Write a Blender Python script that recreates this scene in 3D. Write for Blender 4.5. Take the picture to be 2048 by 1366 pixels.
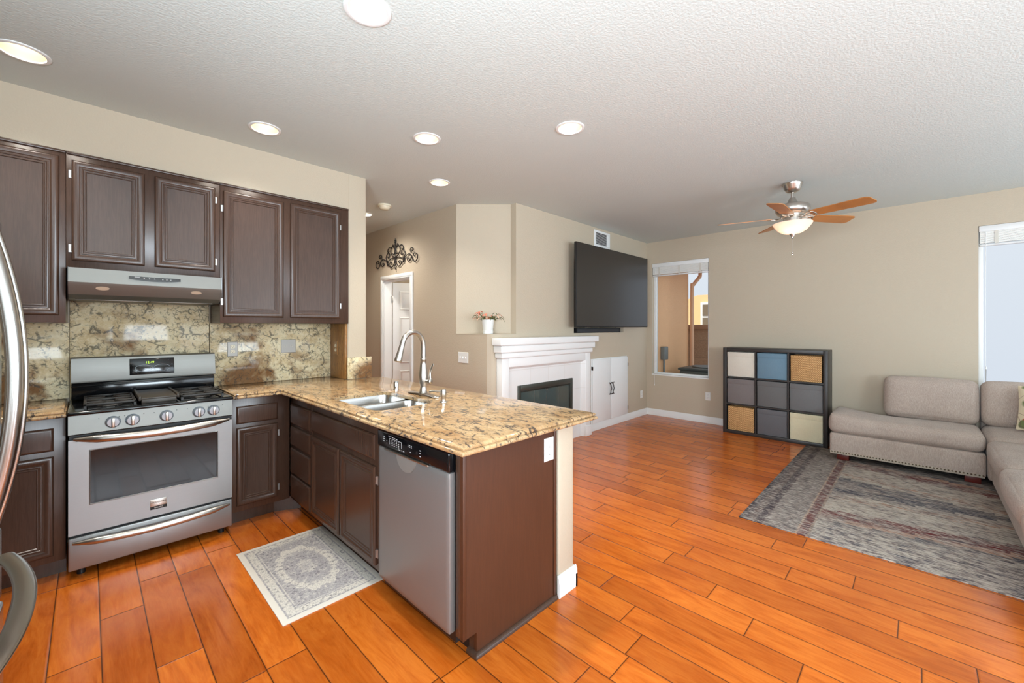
import bpy, bmesh, math, random
from mathutils import Vector, Matrix
from mathutils.geometry import tessellate_polygon
random.seed(7)
PI = math.pi
for o in list(bpy.data.objects): bpy.data.objects.remove(o)
SC = bpy.context.scene
COL = SC.collection
R = math.radians

# ------------------------------------------------------------------ camera, sky, lights, exposure
EYE = 1.392
cam = bpy.data.cameras.new('camera'); cam.lens = 14.578; cam.sensor_width = 36; cam.shift_y = -0.01388
cam.clip_start = 0.02; cam.clip_end = 200
camo = bpy.data.objects.new('camera', cam); COL.objects.link(camo)
camo.location = (0, 0, EYE); camo.rotation_euler = (R(90), 0, R(-45.618))
SC.camera = camo
vs = SC.view_settings
SC.display_settings.display_device = 'sRGB'
vs.view_transform = 'Standard'; vs.look = 'None'; vs.exposure = 0.08; vs.gamma = 1.0; vs.use_curve_mapping = False
SC.cycles.use_denoising = True
SC.cycles.max_bounces = 10; SC.cycles.diffuse_bounces = 6; SC.cycles.glossy_bounces = 5
SC.cycles.transparent_max_bounces = 12
SC.cycles.caustics_reflective = False; SC.cycles.caustics_refractive = False
SC.cycles.sample_clamp_indirect = 6.0

def C(r, g, b):
    f = lambda v: (v/12.92 if v <= .04045 else ((v+.055)/1.055)**2.4)
    return (f(r/255), f(g/255), f(b/255), 1)

w = bpy.data.worlds.new('sky'); SC.world = w; w.use_nodes = True
wn = w.node_tree.nodes; wl = w.node_tree.links
bg = wn['Background']
tc = wn.new('ShaderNodeTexCoord'); sx = wn.new('ShaderNodeSeparateXYZ'); rp = wn.new('ShaderNodeValToRGB')
mr = wn.new('ShaderNodeMapRange'); mr.inputs[1].default_value = -.25; mr.inputs[2].default_value = .6
wl.new(tc.outputs['Generated'], sx.inputs[0]); wl.new(sx.outputs[2], mr.inputs[0]); wl.new(mr.outputs[0], rp.inputs[0])
rp.color_ramp.elements[0].color = (.66, .72, .82, 1); rp.color_ramp.elements[1].color = (.84, .88, .93, 1)
wl.new(rp.outputs[0], bg.inputs[0]); bg.inputs[1].default_value = 1.0

def lamp(name, kind, loc, energy, color=(1, 1, 1), rot=(0, 0, 0), **kw):
    l = bpy.data.lights.new(name, kind); l.energy = energy; l.color = color
    for k, v in kw.items(): setattr(l, k, v)
    o = bpy.data.objects.new(name, l); COL.objects.link(o); o.location = loc; o.rotation_euler = rot
    return o
# afternoon sun over the roof onto the side yard; enters none of the rooms
sun = lamp('sun', 'SUN', (0, 0, 12), 4.2, (1, .93, .82)); sun.data.angle = R(.6)
sun.rotation_euler = Vector((.50, -.12, -.80)).to_track_quat('-Z', 'Y').to_euler()
# area lamps added as daylight at unseen openings, tilted up to brighten the ceiling
SOUTH = -3.2
lamp('daylight_kitchen_window', 'AREA', (.85, SOUTH+.03, 1.55), 250, (.77, .90, 1), (R(128), 0, 0), shape='RECTANGLE', size=2.3, size_y=1.25)
lamp('daylight_sliding_door', 'AREA', (4.4, SOUTH+.03, 1.12), 96, (.77, .90, 1), (R(95), 0, 0), shape='RECTANGLE', size=3.3, size_y=2.15)
lamp('fill_west_window', 'AREA', (-.97, -.05, 1.5), 190, (.77, .90, 1), (R(126), 0, R(-90)), shape='RECTANGLE', size=1.6, size_y=1.3)  # window and lamp added on the unseen left wall to brighten the kitchen
LAMP_W = 66.0      # each recessed lamp
lamp('bedroom_fill_lamp', 'POINT', (3.9, 4.35, 2.55), 45, (1, .97, .92), shadow_soft_size=.12)  # unseen lamp added to brighten the open door leaf
CANS = [(-.225, 3.141), (.832, 1.675), (.84, 3.171), (1.695, 2.51), (2.284, 1.685), (2.292, 3.19), (2.302, 4.72)]

# ------------------------------------------------------------------ materials
class NT:
    def __init__(s, name):
        s.m = bpy.data.materials.new(name); s.m.use_nodes = True
        s.t = s.m.node_tree; s.n = s.t.nodes; s.l = s.t.links
        s.p = s.n['Principled BSDF']; s._c = None
    def N(s, t, **kw):
        n = s.n.new(t)
        for k, v in kw.items(): setattr(n, k, v)
        return n
    def set(s, sock, v):
        if isinstance(v, bpy.types.NodeSocket): s.l.new(v, sock)
        else: sock.default_value = v
    @property
    def co(s):
        if s._c is None: s._c = s.N('ShaderNodeTexCoord').outputs['Object']
        return s._c
    def map(s, scale=(1, 1, 1), rot=(0, 0, 0), loc=(0, 0, 0), v=None):
        n = s.N('ShaderNodeMapping'); s.l.new(v or s.co, n.inputs[0])
        n.inputs['Scale'].default_value = scale; n.inputs['Rotation'].default_value = rot; n.inputs['Location'].default_value = loc
        return n.outputs[0]
    def noise(s, scale, detail=4, rough=.55, dist=0, v=None, out=0):
        n = s.N('ShaderNodeTexNoise'); s.l.new(v or s.co, n.inputs['Vector'])
        n.inputs['Scale'].default_value = scale; n.inputs['Detail'].default_value = detail
        n.inputs['Roughness'].default_value = rough; n.inputs['Distortion'].default_value = dist
        return n.outputs[out]
    def vor(s, scale, feature='DISTANCE_TO_EDGE', v=None, out=0, rnd=1):
        n = s.N('ShaderNodeTexVoronoi', feature=feature); s.l.new(v or s.co, n.inputs['Vector'])
        n.inputs['Scale'].default_value = scale; n.inputs['Randomness'].default_value = rnd
        return n.outputs[out]
    def ramp(s, f, stops, interp='LINEAR'):
        n = s.N('ShaderNodeValToRGB'); s.set(n.inputs[0], f); cr = n.color_ramp; cr.interpolation = interp
        while len(cr.elements) < len(stops): cr.elements.new(.5)
        for e, (p, c) in zip(cr.elements, stops):
            e.position = p; e.color = c if isinstance(c, tuple) else (c, c, c, 1)
        return n.outputs[0]
    def mix(s, f, a, b, mode='MIX'):
        n = s.N('ShaderNodeMix', data_type='RGBA', blend_type=mode)
        s.set(n.inputs[0], f); s.set(n.inputs[6], a); s.set(n.inputs[7], b)
        return n.outputs[2]
    def math(s, op, a, b=0.0, c=None):
        n = s.N('ShaderNodeMath', operation=op); s.set(n.inputs[0], a); s.set(n.inputs[1], b)
        if c is not None: s.set(n.inputs[2], c)
        return n.outputs[0]
    def xyz(s, v=None):
        n = s.N('ShaderNodeSeparateXYZ'); s.l.new(v or s.co, n.inputs[0]); return n.outputs
    def vec(s, x, y, z=0.0):
        n = s.N('ShaderNodeCombineXYZ')
        for i, q in enumerate((x, y, z)): s.set(n.inputs[i], q)
        return n.outputs[0]
    def add(s, a, b):
        n = s.N('ShaderNodeVectorMath', operation='ADD'); s.set(n.inputs[0], a); s.set(n.inputs[1], b); return n.outputs[0]
    def scale(s, a, k):
        n = s.N('ShaderNodeVectorMath', operation='SCALE'); s.set(n.inputs[0], a); n.inputs['Scale'].default_value = k; return n.outputs[0]
    def wnoise(s, v):
        n = s.N('ShaderNodeTexWhiteNoise'); s.set(n.inputs[0], v); return n.outputs
    def bump(s, h, strength=.3, dist=.01):
        n = s.N('ShaderNodeBump'); s.set(n.inputs['Height'], h); n.inputs['Strength'].default_value = strength; n.inputs['Distance'].default_value = dist
        s.l.new(n.outputs[0], s.p.inputs['Normal'])
    def pr(s, **kw):
        al = dict(color='Base Color', rough='Roughness', metal='Metallic', spec='Specular IOR Level', coat='Coat Weight', coatr='Coat Roughness',
                  em='Emission Color', ems='Emission Strength', aniso='Anisotropic', sheen='Sheen Weight', sub='Subsurface Weight', trans='Transmission Weight')
        for k, v in kw.items(): s.set(s.p.inputs[al[k]], v)
        return s.m

def plain(name, col, rough=.5, metal=0.0, spec=.5, **kw):
    t = NT(name); return t.pr(color=col, rough=rough, metal=metal, spec=spec, **kw)

def wall_paint(name, col, bump=.18, sc=95):
    t = NT(name)
    n = t.noise(sc, 3, .5); l = t.noise(1.2, 2)
    c2 = tuple(min(1, v*.95) for v in col[:3]) + (1,)
    t.pr(color=t.mix(l, col, c2), rough=.62, spec=.3)
    t.bump(t.ramp(n, [(.35, 0.), (.62, 1.)]), bump, .004)
    return t.m
M = {}
M['wall'] = wall_paint('wall_paint_beige', C(189, 176, 156))
M['wall_entry'] = wall_paint('wall_paint_taupe', C(186, 172, 152))
M['ceil'] = wall_paint('ceiling_paint', C(202, 210, 207), .22, 85)
M['white'] = plain('white_trim_paint', C(226, 227, 226), .35)
M['whiteplastic'] = plain('white_plastic', C(224, 225, 222), .3)
M['ivory'] = plain('ivory_plastic', C(222, 214, 190), .4)
M['tape'] = plain('blind_tape', C(204, 200, 190), .7)
M['dark'] = plain('dark_slot', C(30, 30, 30), .6)
M['black'] = plain('black_gloss', C(14, 15, 17), .12)
M['blackmatte'] = plain('black_matte', C(22, 22, 23), .45)
M['castiron'] = plain('cast_iron', C(40, 37, 34), .5)
M['nickel'] = plain('satin_nickel', C(196, 190, 182), .28, 1.0)
M['chrome'] = plain('chrome', C(220, 220, 222), .08, 1.0)
M['knob'] = plain('knob_steel', C(176, 186, 196), .22, .55)
M['iron'] = plain('wrought_iron', C(38, 32, 30), .5, .3)
M['hinge'] = plain('hinge_steel', C(205, 205, 205), .3, .9)

def steel(name, col, rough, axis, metal=1.0):
    t = NT(name)
    sc = [3, 3, 3]; sc[axis] = 3; 
    for i in range(3):
        if i != axis: sc[i] = 260
    n = t.noise(1, 3, .6, v=t.map(tuple(sc)))
    t.pr(color=t.mix(n, tuple(v*.92 for v in col[:3])+(1,), col), metal=metal, rough=t.math('MULTIPLY_ADD', n, .10, rough-.05))
    t.bump(n, .04, .0005)
    return t.m
M['steel'] = steel('brushed_stainless', C(158, 160, 160), .36, 0, .75)
M['steel_soft'] = steel('soft_brushed_stainless', C(128, 127, 122), .44, 0, .7)
M['steel_dw'] = steel('brushed_stainless_dishwasher', C(136, 133, 131), .36, 1, .45)
M['steel_sink'] = steel('sink_stainless', C(186, 184, 180), .25, 0)
M['steel_fridge'] = steel('fridge_stainless', C(196, 194, 190), .22, 2)

def cabinet(name, a, b, rough=.34):
    t = NT(name)
    g = t.noise(7, 2, .5, .6, v=t.map((2, 2, .35)))
    fine = t.noise(14, 4, .6, .8, v=t.map((9, 9, .55)))
    t.pr(color=t.mix(t.ramp(fine, [(.42, 0.), (.60, .30)]), t.mix(g, a, b), tuple(v*1.45 for v in b[:3])+(1,)), rough=rough, spec=.5)
    return t.m
M['cab'] = cabinet('espresso_cabinet_paint', C(60, 42, 33), C(72, 52, 41), .27)
M['cab_side'] = cabinet('brown_end_panel', C(68, 39, 24), C(74, 43, 27), .42)  # warmer brown than the cabinet fronts

def granite(name, base, veins, rust, vs=1.0, rough=.12, vein_amt=.5, streak=(1, 1, 1), rust_amt=.5, spec=.38):
    t = NT(name)
    co = t.map(streak)
    wob = t.add(co, t.scale(t.noise(16*vs, 4, .7, v=co, out=1), .055/vs))
    n1 = t.noise(5*vs, 5, .62, .6, v=co)
    n2 = t.noise(38*vs, 4, .65, .3, v=co)
    col = t.ramp(n1, [(.30, base[0]), (.48, base[1]), (.60, base[2]), (.75, base[3])])
    col = t.mix(t.ramp(n2, [(.46, 0.), (.70, .55)]), col, base[4])
    # rust clouds
    col = t.mix(t.math('MULTIPLY', t.ramp(t.noise(2.1*vs, 4, .6, .8, v=t.map(streak, loc=(3.1, 1.7, .4))), [(.50, 0.), (.64, 1.)]), rust_amt), col, rust)
    # dark cracks broken into short dashes, at three sizes, with mineral specks
    e, e2, e3 = t.vor(10*vs, v=wob), t.vor(27*vs, v=wob), t.vor(52*vs, v=wob)
    k1 = t.ramp(t.noise(11*vs, 4, .65, v=t.map(streak, loc=(7, 2, 5))), [(.50, 0.), (.57, 1.)])
    k2 = t.ramp(t.noise(17*vs, 4, .65, v=t.map(streak, loc=(1, 9, 3))), [(.50, 0.), (.57, 1.)])
    k3 = t.ramp(t.noise(6*vs, 3, .6, v=t.map(streak, loc=(4, 4, 8))), [(.48, 0.), (.60, 1.)])
    v1 = t.math('MULTIPLY', t.ramp(e, [(.0, 1.), (.035, .95), (.09, 0.)]), k1)
    v2 = t.math('MULTIPLY', t.ramp(e2, [(.0, 1.), (.04, .8), (.10, 0.)]), k2)
    v3 = t.math('MULTIPLY', t.ramp(e3, [(.0, .28), (.05, .2), (.12, 0.)]), k3)
    blot = t.math('MULTIPLY', t.ramp(t.noise(26*vs, 5, .75, .3, v=co), [(.58, 0.), (.66, 1.)]), t.ramp(t.noise(5*vs, 3, .6, v=t.map(streak, loc=(2, 6, 1))), [(.48, 0.), (.62, 1.)]))
    vm = t.math('MULTIPLY', t.math('MAXIMUM', t.math('MAXIMUM', v1, v2), t.math('MAXIMUM', v3, blot)), vein_amt)
    col = t.mix(vm, col, veins)
    t.pr(color=col, rough=rough, spec=spec)
    return t.m
M['granite'] = granite('golden_granite_counter', [C(148, 116, 80), C(174, 142, 102), C(186, 156, 116), C(160, 124, 84), C(204, 180, 146)], C(50, 47, 50), C(148, 98, 52), 1.15, .09, .92, (1.7, .8, 1), .4)
M['granite_splash'] = granite('cream_granite_backsplash', [C(180, 158, 118), C(206, 188, 150), C(216, 204, 170), C(198, 176, 134), C(226, 216, 190)], C(58, 62, 62), C(112, 72, 38), 1.35, .07, .74, (1, 1, 1), .9, .16)
M['granite_brown'] = granite('brown_granite_edge_slab', [C(126, 84, 42), C(150, 104, 56), C(162, 118, 66), C(140, 96, 50), C(172, 130, 80)], C(70, 52, 36), C(110, 72, 36), 1.6, .35, .5, (2.5, 2.5, .6))

# plank floor ------------------------------------------------
PW = .156
t = NT('orange_maple_planks')
x, y, z = t.xyz()
u = t.math('DIVIDE', t.math('ADD', x, .117+PW*40), PW)
i = t.math('FLOOR', u); fu = t.math('FRACT', u)
r1 = t.wnoise(t.vec(i, 3.7, 1.1))[0]
r2 = t.wnoise(t.vec(i, 9.2, 4.4))[0]
L = t.math('MULTIPLY_ADD', r2, .55, .75)
vv = t.math('ADD', t.math('DIVIDE', t.math('ADD', y, 30.), L), t.math('MULTIPLY', r1, 7.0))
j = t.math('FLOOR', vv); fv = t.math('FRACT', vv)
rw = t.wnoise(t.vec(i, j, 2.0)); rc = rw[0]
du = t.math('MULTIPLY', t.math('MINIMUM', fu, t.math('SUBTRACT', 1., fu)), PW)
dv = t.math('MULTIPLY', t.math('MINIMUM', fv, t.math('SUBTRACT', 1., fv)), L)
d = t.math('MINIMUM', du, dv)
gap = t.ramp(d, [(.0, 1.), (.0020, 1.), (.0040, 0.)])
edge = t.ramp(d, [(.0, 0.), (.007, 1.)])
pc = t.add(t.vec(x, y, 0.), t.scale(rw[1], 40))
grain = t.noise(1, 5, .62, 1.6, v=t.map((11, 2.2, 1), v=pc))
fine = t.noise(1, 3, .6, .4, v=t.map((95, 9, 1), v=pc))
blotch = t.noise(2.2, 3, .6, .5, v=pc)
col = t.ramp(grain, [(.28, C(166, 76, 16)), (.48, C(192, 96, 26)), (.60, C(202, 108, 34)), (.78, C(178, 84, 20))])
col = t.mix(t.ramp(fine, [(.35, .0), (.75, .32)]), col, C(222, 132, 52))
col = t.mix(t.ramp(blotch, [(.42, 0.), (.75, .45)]), col, C(160, 72, 18))
tone = t.ramp(rc, [(.0, (.80, .74, .70, 1)), (.45, (1, .98, .96, 1)), (1., (1.12, 1.12, 1.10, 1))])
col = t.mix(1.0, col, tone, 'MULTIPLY')
col = t.mix(gap, col, C(44, 22, 10))
t.pr(color=col, rough=t.math('MULTIPLY_ADD', blotch, .12, .16), spec=.45)
t.bump(t.math('ADD', t.math('MULTIPLY', edge, 1.0), t.math('MULTIPLY', blotch, .25)), .35, .003)
M['floor'] = t.m

def fabric(name, a, b, sc=1.0, rough=.9):
    t = NT(name)
    n = t.noise(1, 2, .5, v=t.map((30*sc, 230*sc, 230*sc)))
    n2 = t.noise(1, 2, .5, v=t.map((230*sc, 230*sc, 34*sc)))
    big = t.noise(3.5, 3)
    f = t.math('MULTIPLY_ADD', big, .25, t.math('MULTIPLY', t.math('ADD', n, n2), .38))
    t.pr(color=t.ramp(f, [(.32, a), (.66, b)]), rough=rough, spec=.2, sheen=.15)
    t.bump(t.math('ADD', n, n2), .25, .002)
    return t.m
M['sofa'] = fabric('taupe_linen', C(146, 130, 120), C(190, 175, 163))
M['sofa2'] = M['sofa']

def woven():
    t = NT('woven_seagrass'); x, y, z = t.xyz()
    a = t.math('FRACT', t.math('MULTIPLY', z, 78.)); row = t.math('FLOOR', t.math('MULTIPLY', z, 78.))
    b = t.math('FRACT', t.math('ADD', t.math('MULTIPLY', y, 46.), t.math('MULTIPLY', t.math('MODULO', row, 2.), .5)))
    ha = t.math('SINE', t.math('MULTIPLY', a, PI)); hb = t.math('SINE', t.math('MULTIPLY', b, PI))
    h = t.math('MULTIPLY', ha, t.math('POWER', hb, .5))
    n = t.noise(40, 3)
    col = t.ramp(t.math('MULTIPLY_ADD', n, .3, t.math('MULTIPLY', h, .75)), [(.12, C(84, 52, 24)), (.45, C(186, 134, 78)), (.9, C(228, 188, 134))])
    t.pr(color=col, rough=.7); t.bump(h, .6, .004); return t.m
M['wicker'] = woven()
M['shelf'] = plain('black_brown_laminate', C(46, 42, 40), .42)

# window pane
t = NT('window_glass')
tr = t.N('ShaderNodeBsdfTransparent'); gl = t.N('ShaderNodeBsdfGlossy'); fr = t.N('ShaderNodeFresnel'); mx = t.N('ShaderNodeMixShader')
fr.inputs[0].default_value = 1.18; gl.inputs['Roughness'].default_value = .01; tr.inputs[0].default_value = (.97, .98, .98, 1)
t.l.new(t.math('MULTIPLY', fr.outputs[0], .25), mx.inputs[0]); t.l.new(tr.outputs[0], mx.inputs[1]); t.l.new(gl.outputs[0], mx.inputs[2])
t.l.new(mx.outputs[0], t.n['Material Output'].inputs[0]); M['glass'] = t.m
def glow(name, col, s):
    t = NT(name); return t.pr(color=col, em=col, ems=s, rough=.5)
M['bulb'] = glow('lit_lamp_lens', (1, .93, .80, 1), 9.0)

# ------------------------------------------------------------------ mesh helpers
class B:
    def __init__(s): s.bm = bmesh.new()
    def box(s, x0, x1, y0, y1, z0, z1, bev=0, seg=2):
        if x1 < x0: x0, x1 = x1, x0
        if y1 < y0: y0, y1 = y1, y0
        if z1 < z0: z0, z1 = z1, z0
        r = bmesh.ops.create_cube(s.bm, size=1)
        vs = r['verts']
        for v in vs:
            v.co = Vector(((x0+x1)/2 + v.co.x*(x1-x0), (y0+y1)/2 + v.co.y*(y1-y0), (z0+z1)/2 + v.co.z*(z1-z0)))
        if bev > 0:
            bev = min(bev, .49*min(x1-x0, y1-y0, z1-z0))
            es = list({e for v in vs for e in v.link_edges})
            bmesh.ops.bevel(s.bm, geom=es, offset=bev, segments=seg, profile=.5, affect='EDGES')
        return s
    def rbox(s, c, size, r, crown=(0, 0, 0), n=10, rot=None, fn=None):
        """soft cushion: box rounded by r, faces crowned outward"""
        hx, hy, hz = size[0]/2, size[1]/2, size[2]/2
        cache = {}
        def pt(p):
            k = tuple(round(a, 5) for a in p)
            if k in cache: return cache[k]
            h = (hx, hy, hz)
            q = Vector([p[a]*h[a] for a in range(3)])
            inn = Vector([max(-h[a]+r, min(h[a]-r, q[a])) for a in range(3)])
            dd = q-inn
            if dd.length > 1e-9: q = inn + dd.normalized()*min(r, dd.length if dd.length < r else r)
            x, y, z = p
            q.x += crown[0]*x*(1-y*y)*(1-z*z); q.y += crown[1]*y*(1-x*x)*(1-z*z); q.z += crown[2]*z*(1-x*x)*(1-y*y)
            if fn: q = fn(q, p)
            if rot is not None: q = rot @ q
            v = s.bm.verts.new(q + Vector(c)); cache[k] = v; return v
        g = [math.sin((-1+2*i/n)*PI/2) for i in range(n+1)]
        for ax in range(3):
            for sg in (-1, 1):
                for i in range(n):
                    for j in range(n):
                        quad = []
                        for a, b in ((i, j), (i+1, j), (i+1, j+1), (i, j+1)):
                            p = [0, 0, 0]; p[ax] = sg; p[(ax+1) % 3] = g[a]; p[(ax+2) % 3] = g[b]
                            quad.append(pt(p))
                        if sg < 0: quad.reverse()
                        try: s.bm.faces.new(quad)
                        except ValueError: pass
        return s
    def lathe(s, c, prof, n=32, axis='z', cap=True):
        """prof: (radius, height) list along +axis"""
        rings = []
        for r, h in prof:
            ring = []
            for k in range(n):
                a = 2*PI*k/n
                p = (r*math.cos(a), r*math.sin(a), h)
                if axis == 'x': p = (h, r*math.cos(a), r*math.sin(a))
                elif axis == 'y': p = (r*math.sin(a), h, r*math.cos(a))
                ring.append(s.bm.verts.new(Vector(c)+Vector(p)))
            rings.append(ring)
        for a, b in zip(rings, rings[1:]):
            for k in range(n):
                s.bm.faces.new((a[k], a[(k+1) % n], b[(k+1) % n], b[k]))
        if cap:
            if prof[0][0] > 1e-6: s.bm.faces.new(list(reversed(rings[0])))
            if prof[-1][0] > 1e-6: s.bm.faces.new(rings[-1])
        bmesh.ops.remove_doubles(s.bm, verts=[v for r in rings for v in r], dist=1e-6)
        return s
    def tube(s, pts, rad, n=10, closed=False, flat=None, up=None):
        """rad: number or list; flat=(a,b) scales the section along (side, up)"""
        P = [Vector(p) for p in pts]; m = len(P)
        rs = rad if isinstance(rad, (list, tuple)) else [rad]*m
        T = []
        for k in range(m):
            a = P[k-1] if (k > 0 or closed) else P[k]; b = P[(k+1) % m] if (k < m-1 or closed) else P[k]
            T.append((b-a).normalized())
        nrm = up and Vector(up)
        if not nrm:
            nrm = Vector((0, 0, 1)) if abs(T[0].z) < .9 else Vector((1, 0, 0))
        rings = []
        fa, fb = flat or (1, 1)
        for k in range(m):
            nn = Vector(up) if up else nrm
            nn = (nn - T[k]*nn.dot(T[k]))
            nn = nn.normalized() if nn.length > 1e-6 else T[k].orthogonal().normalized()
            nrm = nn; bb = T[k].cross(nn)
            rings.append([s.bm.verts.new(P[k] + (bb*math.cos(2*PI*q/n)*fa + nn*math.sin(2*PI*q/n)*fb)*rs[k]) for q in range(n)])
        pr = list(zip(rings, rings[1:])) + ([(rings[-1], rings[0])] if closed else [])
        for a, b in pr:
            for q in range(n): s.bm.faces.new((a[q], a[(q+1) % n], b[(q+1) % n], b[q]))
        if not closed:
            s.bm.faces.new(list(reversed(rings[0]))); s.bm.faces.new(rings[-1])
        return s
    def prism(s, poly, z0, z1, axis='z'):
        """poly in the plane across axis: z:(x,y) x:(y,z) y:(x,z)"""
        def P(p, h):
            return {'z': (p[0], p[1], h), 'x': (h, p[0], p[1]), 'y': (p[0], h, p[1])}[axis]
        a = [s.bm.verts.new(P(p, z0)) for p in poly]; b = [s.bm.verts.new(P(p, z1)) for p in poly]
        n = len(poly)
        for k in range(n): s.bm.faces.new((a[k], a[(k+1) % n], b[(k+1) % n], b[k]))
        s.bm.faces.new(list(reversed(a))); s.bm.faces.new(b)
        return s
    def panel(s, o, U, V, N, wd, ht, prof, back=True, cap=True):
        """mitred raised panel: prof = (inset, rise) loops"""
        o, U, V, N = Vector(o), Vector(U), Vector(V), Vector(N)
        loops = []
        for d, h in prof:
            loops.append([s.bm.verts.new(o+U*a+V*b+N*h) for a, b in ((d, d), (wd-d, d), (wd-d, ht-d), (d, ht-d))])
        for a, b in zip(loops, loops[1:]):
            for k in range(4): s.bm.faces.new((a[k], a[(k+1) % 4], b[(k+1) % 4], b[k]))
        if cap: s.bm.faces.new(loops[-1])
        if back: s.bm.faces.new(list(reversed(loops[0])))
        return s
    def gridwall(s, axis, pos, th, u0, u1, z0, z1, holes):
        """wall slab with rectangular holes; axis 'x' => plane x=pos, u is y"""
        us = sorted({u0, u1, *[h[0] for h in holes], *[h[1] for h in holes]}); zs = sorted({z0, z1, *[h[2] for h in holes], *[h[3] for h in holes]})
        us = [q for q in us if u0 <= q <= u1]; zs = [q for q in zs if z0 <= q <= z1]
        full = {}
        for a in range(len(us)-1):
            for b in range(len(zs)-1):
                cu, cz = (us[a]+us[a+1])/2, (zs[b]+zs[b+1])/2
                full[a, b] = not any(h[0] < cu < h[1] and h[2] < cz < h[3] for h in holes)
        def V(u, z, k):
            h = pos+th*k
            return s.bm.verts.new((h, u, z) if axis == 'x' else (u, h, z))
        for (a, b), f in full.items():
            if not f: continue
            c = [(us[a], zs[b]), (us[a+1], zs[b]), (us[a+1], zs[b+1]), (us[a], zs[b+1])]
            for k in (0, 1): s.bm.faces.new([V(u, z, k) for u, z in c])
            for e, (da, db) in enumerate(((0, -1), (1, 0), (0, 1), (-1, 0))):
                if not full.get((a+da, b+db), False):
                    p, q = c[e], c[(e+1) % 4]
                    s.bm.faces.new((V(*p, 0), V(*q, 0), V(*q, 1), V(*p, 1)))
        bmesh.ops.remove_doubles(s.bm, verts=s.bm.verts[:], dist=1e-5)
        return s
    def done(s, name, mat, parent=None, smooth=35, origin=None):
        bm = s.bm
        bmesh.ops.recalc_face_normals(bm, faces=bm.faces[:])
        if parent is not None: org = ORG[parent.name]
        elif origin is not None: org = Vector(origin)
        else:
            xs = [v.co for v in bm.verts]
            org = Vector(((min(c.x for c in xs)+max(c.x for c in xs))/2, (min(c.y for c in xs)+max(c.y for c in xs))/2, min(c.z for c in xs)))
        for v in bm.verts: v.co -= org
        if smooth:
            th = R(smooth)
            for f in bm.faces: f.smooth = True
            for e in bm.edges:
                if len(e.link_faces) == 2:
                    try: e.smooth = e.calc_face_angle() < th
                    except ValueError: pass
        me = bpy.data.meshes.new(name); bm.to_mesh(me); bm.free()
        if isinstance(mat, (list, tuple)):
            for q in mat: me.materials.append(q)
        else: me.materials.append(mat)
        o = bpy.data.objects.new(name, me); COL.objects.link(o)
        if parent is not None: o.parent = parent
        else: o.location = org
        ORG[o.name] = org
        return o
ORG = {}
def tag(o, label=None, cat=None, group=None, kind=None):
    if label: o['label'] = label
    if cat: o['category'] = cat
    if group: o['group'] = group
    if kind: o['kind'] = kind
    return o
def thing(name, label, cat, loc, group=None):
    o = bpy.data.objects.new(name, None); COL.objects.link(o); o.location = loc; o.empty_display_size = .1
    ORG[o.name] = Vector(loc); return tag(o, label, cat, group)
def struct(name, b, mat, parent=None, **kw):
    o = b.done(name, mat, parent, **kw)
    if parent is None: o['kind'] = 'structure'
    return o
def sroot(name, loc):
    o = bpy.data.objects.new(name, None); COL.objects.link(o); o.location = loc; ORG[o.name] = Vector(loc); o['kind'] = 'structure'; return o
def spline(pts, n=8, closed=False):
    P = [Vector(p) for p in pts]; out = []
    m = len(P); rng = range(m if closed else m-1)
    for k in rng:
        p0 = P[k-1] if (k > 0 or closed) else P[k]*2-P[k+1]
        p1, p2 = P[k], P[(k+1) % m]
        p3 = P[(k+2) % m] if (k+2 < m or closed) else p2*2-p1
        for q in range(n):
            a = q/n
            out.append(.5*((2*p1)+(-p0+p2)*a+(2*p0-5*p1+4*p2-p3)*a*a+(-p0+3*p1-3*p2+p3)*a**3))
    if not closed: out.append(P[-1])
    return out
def text(name, body, size, loc, rot, mat, parent, ext=.0004, align='CENTER'):
    c = bpy.data.curves.new(name, 'FONT'); c.body = body; c.size = size; c.extrude = ext; c.align_x = align; c.align_y = 'CENTER'
    c.materials.append(mat)
    o = bpy.data.objects.new(name, c); COL.objects.link(o); o.parent = parent
    dg = bpy.context.evaluated_depsgraph_get(); me = bpy.data.meshes.new_from_object(o.evaluated_get(dg))
    bpy.data.objects.remove(o); o = bpy.data.objects.new(name, me); COL.objects.link(o); o.parent = parent
    o.location = Vector(loc)-ORG[parent.name]; o.rotation_euler = rot; return o

# ------------------------------------------------------------------ room shell
CZ = 2.743
KY, EX, FY, FX = 3.93, 2.825, 3.12, 6.29      # kitchen wall, entry wall, fireplace wall, far wall
struct('floor', B().box(-1.2, FX+.1, SOUTH-.2, 6.6, -.12, 0), M['floor'], origin=(0, 0, 0), smooth=0)
# ceiling with round openings for the recessed lamps
b = B()
def circ(c, r, n=40): return [Vector((c[0]+r*math.cos(2*PI*k/n), c[1]+r*math.sin(2*PI*k/n), CZ)) for k in range(n)]
outer = [Vector((-1.1, SOUTH-.1, CZ)), Vector((FX+.05, SOUTH-.1, CZ)), Vector((FX+.05, 6.6, CZ)), Vector((-1.1, 6.6, CZ))]
loops = [outer]+[circ(c, .082) for c in CANS]
flat = [p for l in loops for p in l]
vsx = [b.bm.verts.new(p) for p in flat]
for tri in tessellate_polygon(loops):
    try: b.bm.faces.new([vsx[k] for k in tri])
    except ValueError: pass
for l0 in range(1, len(loops)):
    st = sum(len(q) for q in loops[:l0]); n = len(loops[l0])
    up = [b.bm.verts.new(flat[st+k]+Vector((0, 0, .02))) for k in range(n)]
    for k in range(n): b.bm.faces.new((vsx[st+k], vsx[st+(k+1) % n], up[(k+1) % n], up[k]))
b.box(-1.2, FX+.14, SOUTH-.2, 6.7, CZ+.22, CZ+.9)
struct('ceiling', b, M['ceil'], origin=(0, 0, CZ), smooth=0)
T = CZ+.22
WIN1 = (2.166, 3.031, .64, 2.40); WIN2 = (-2.2, -.438, .64, 2.413)
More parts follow.
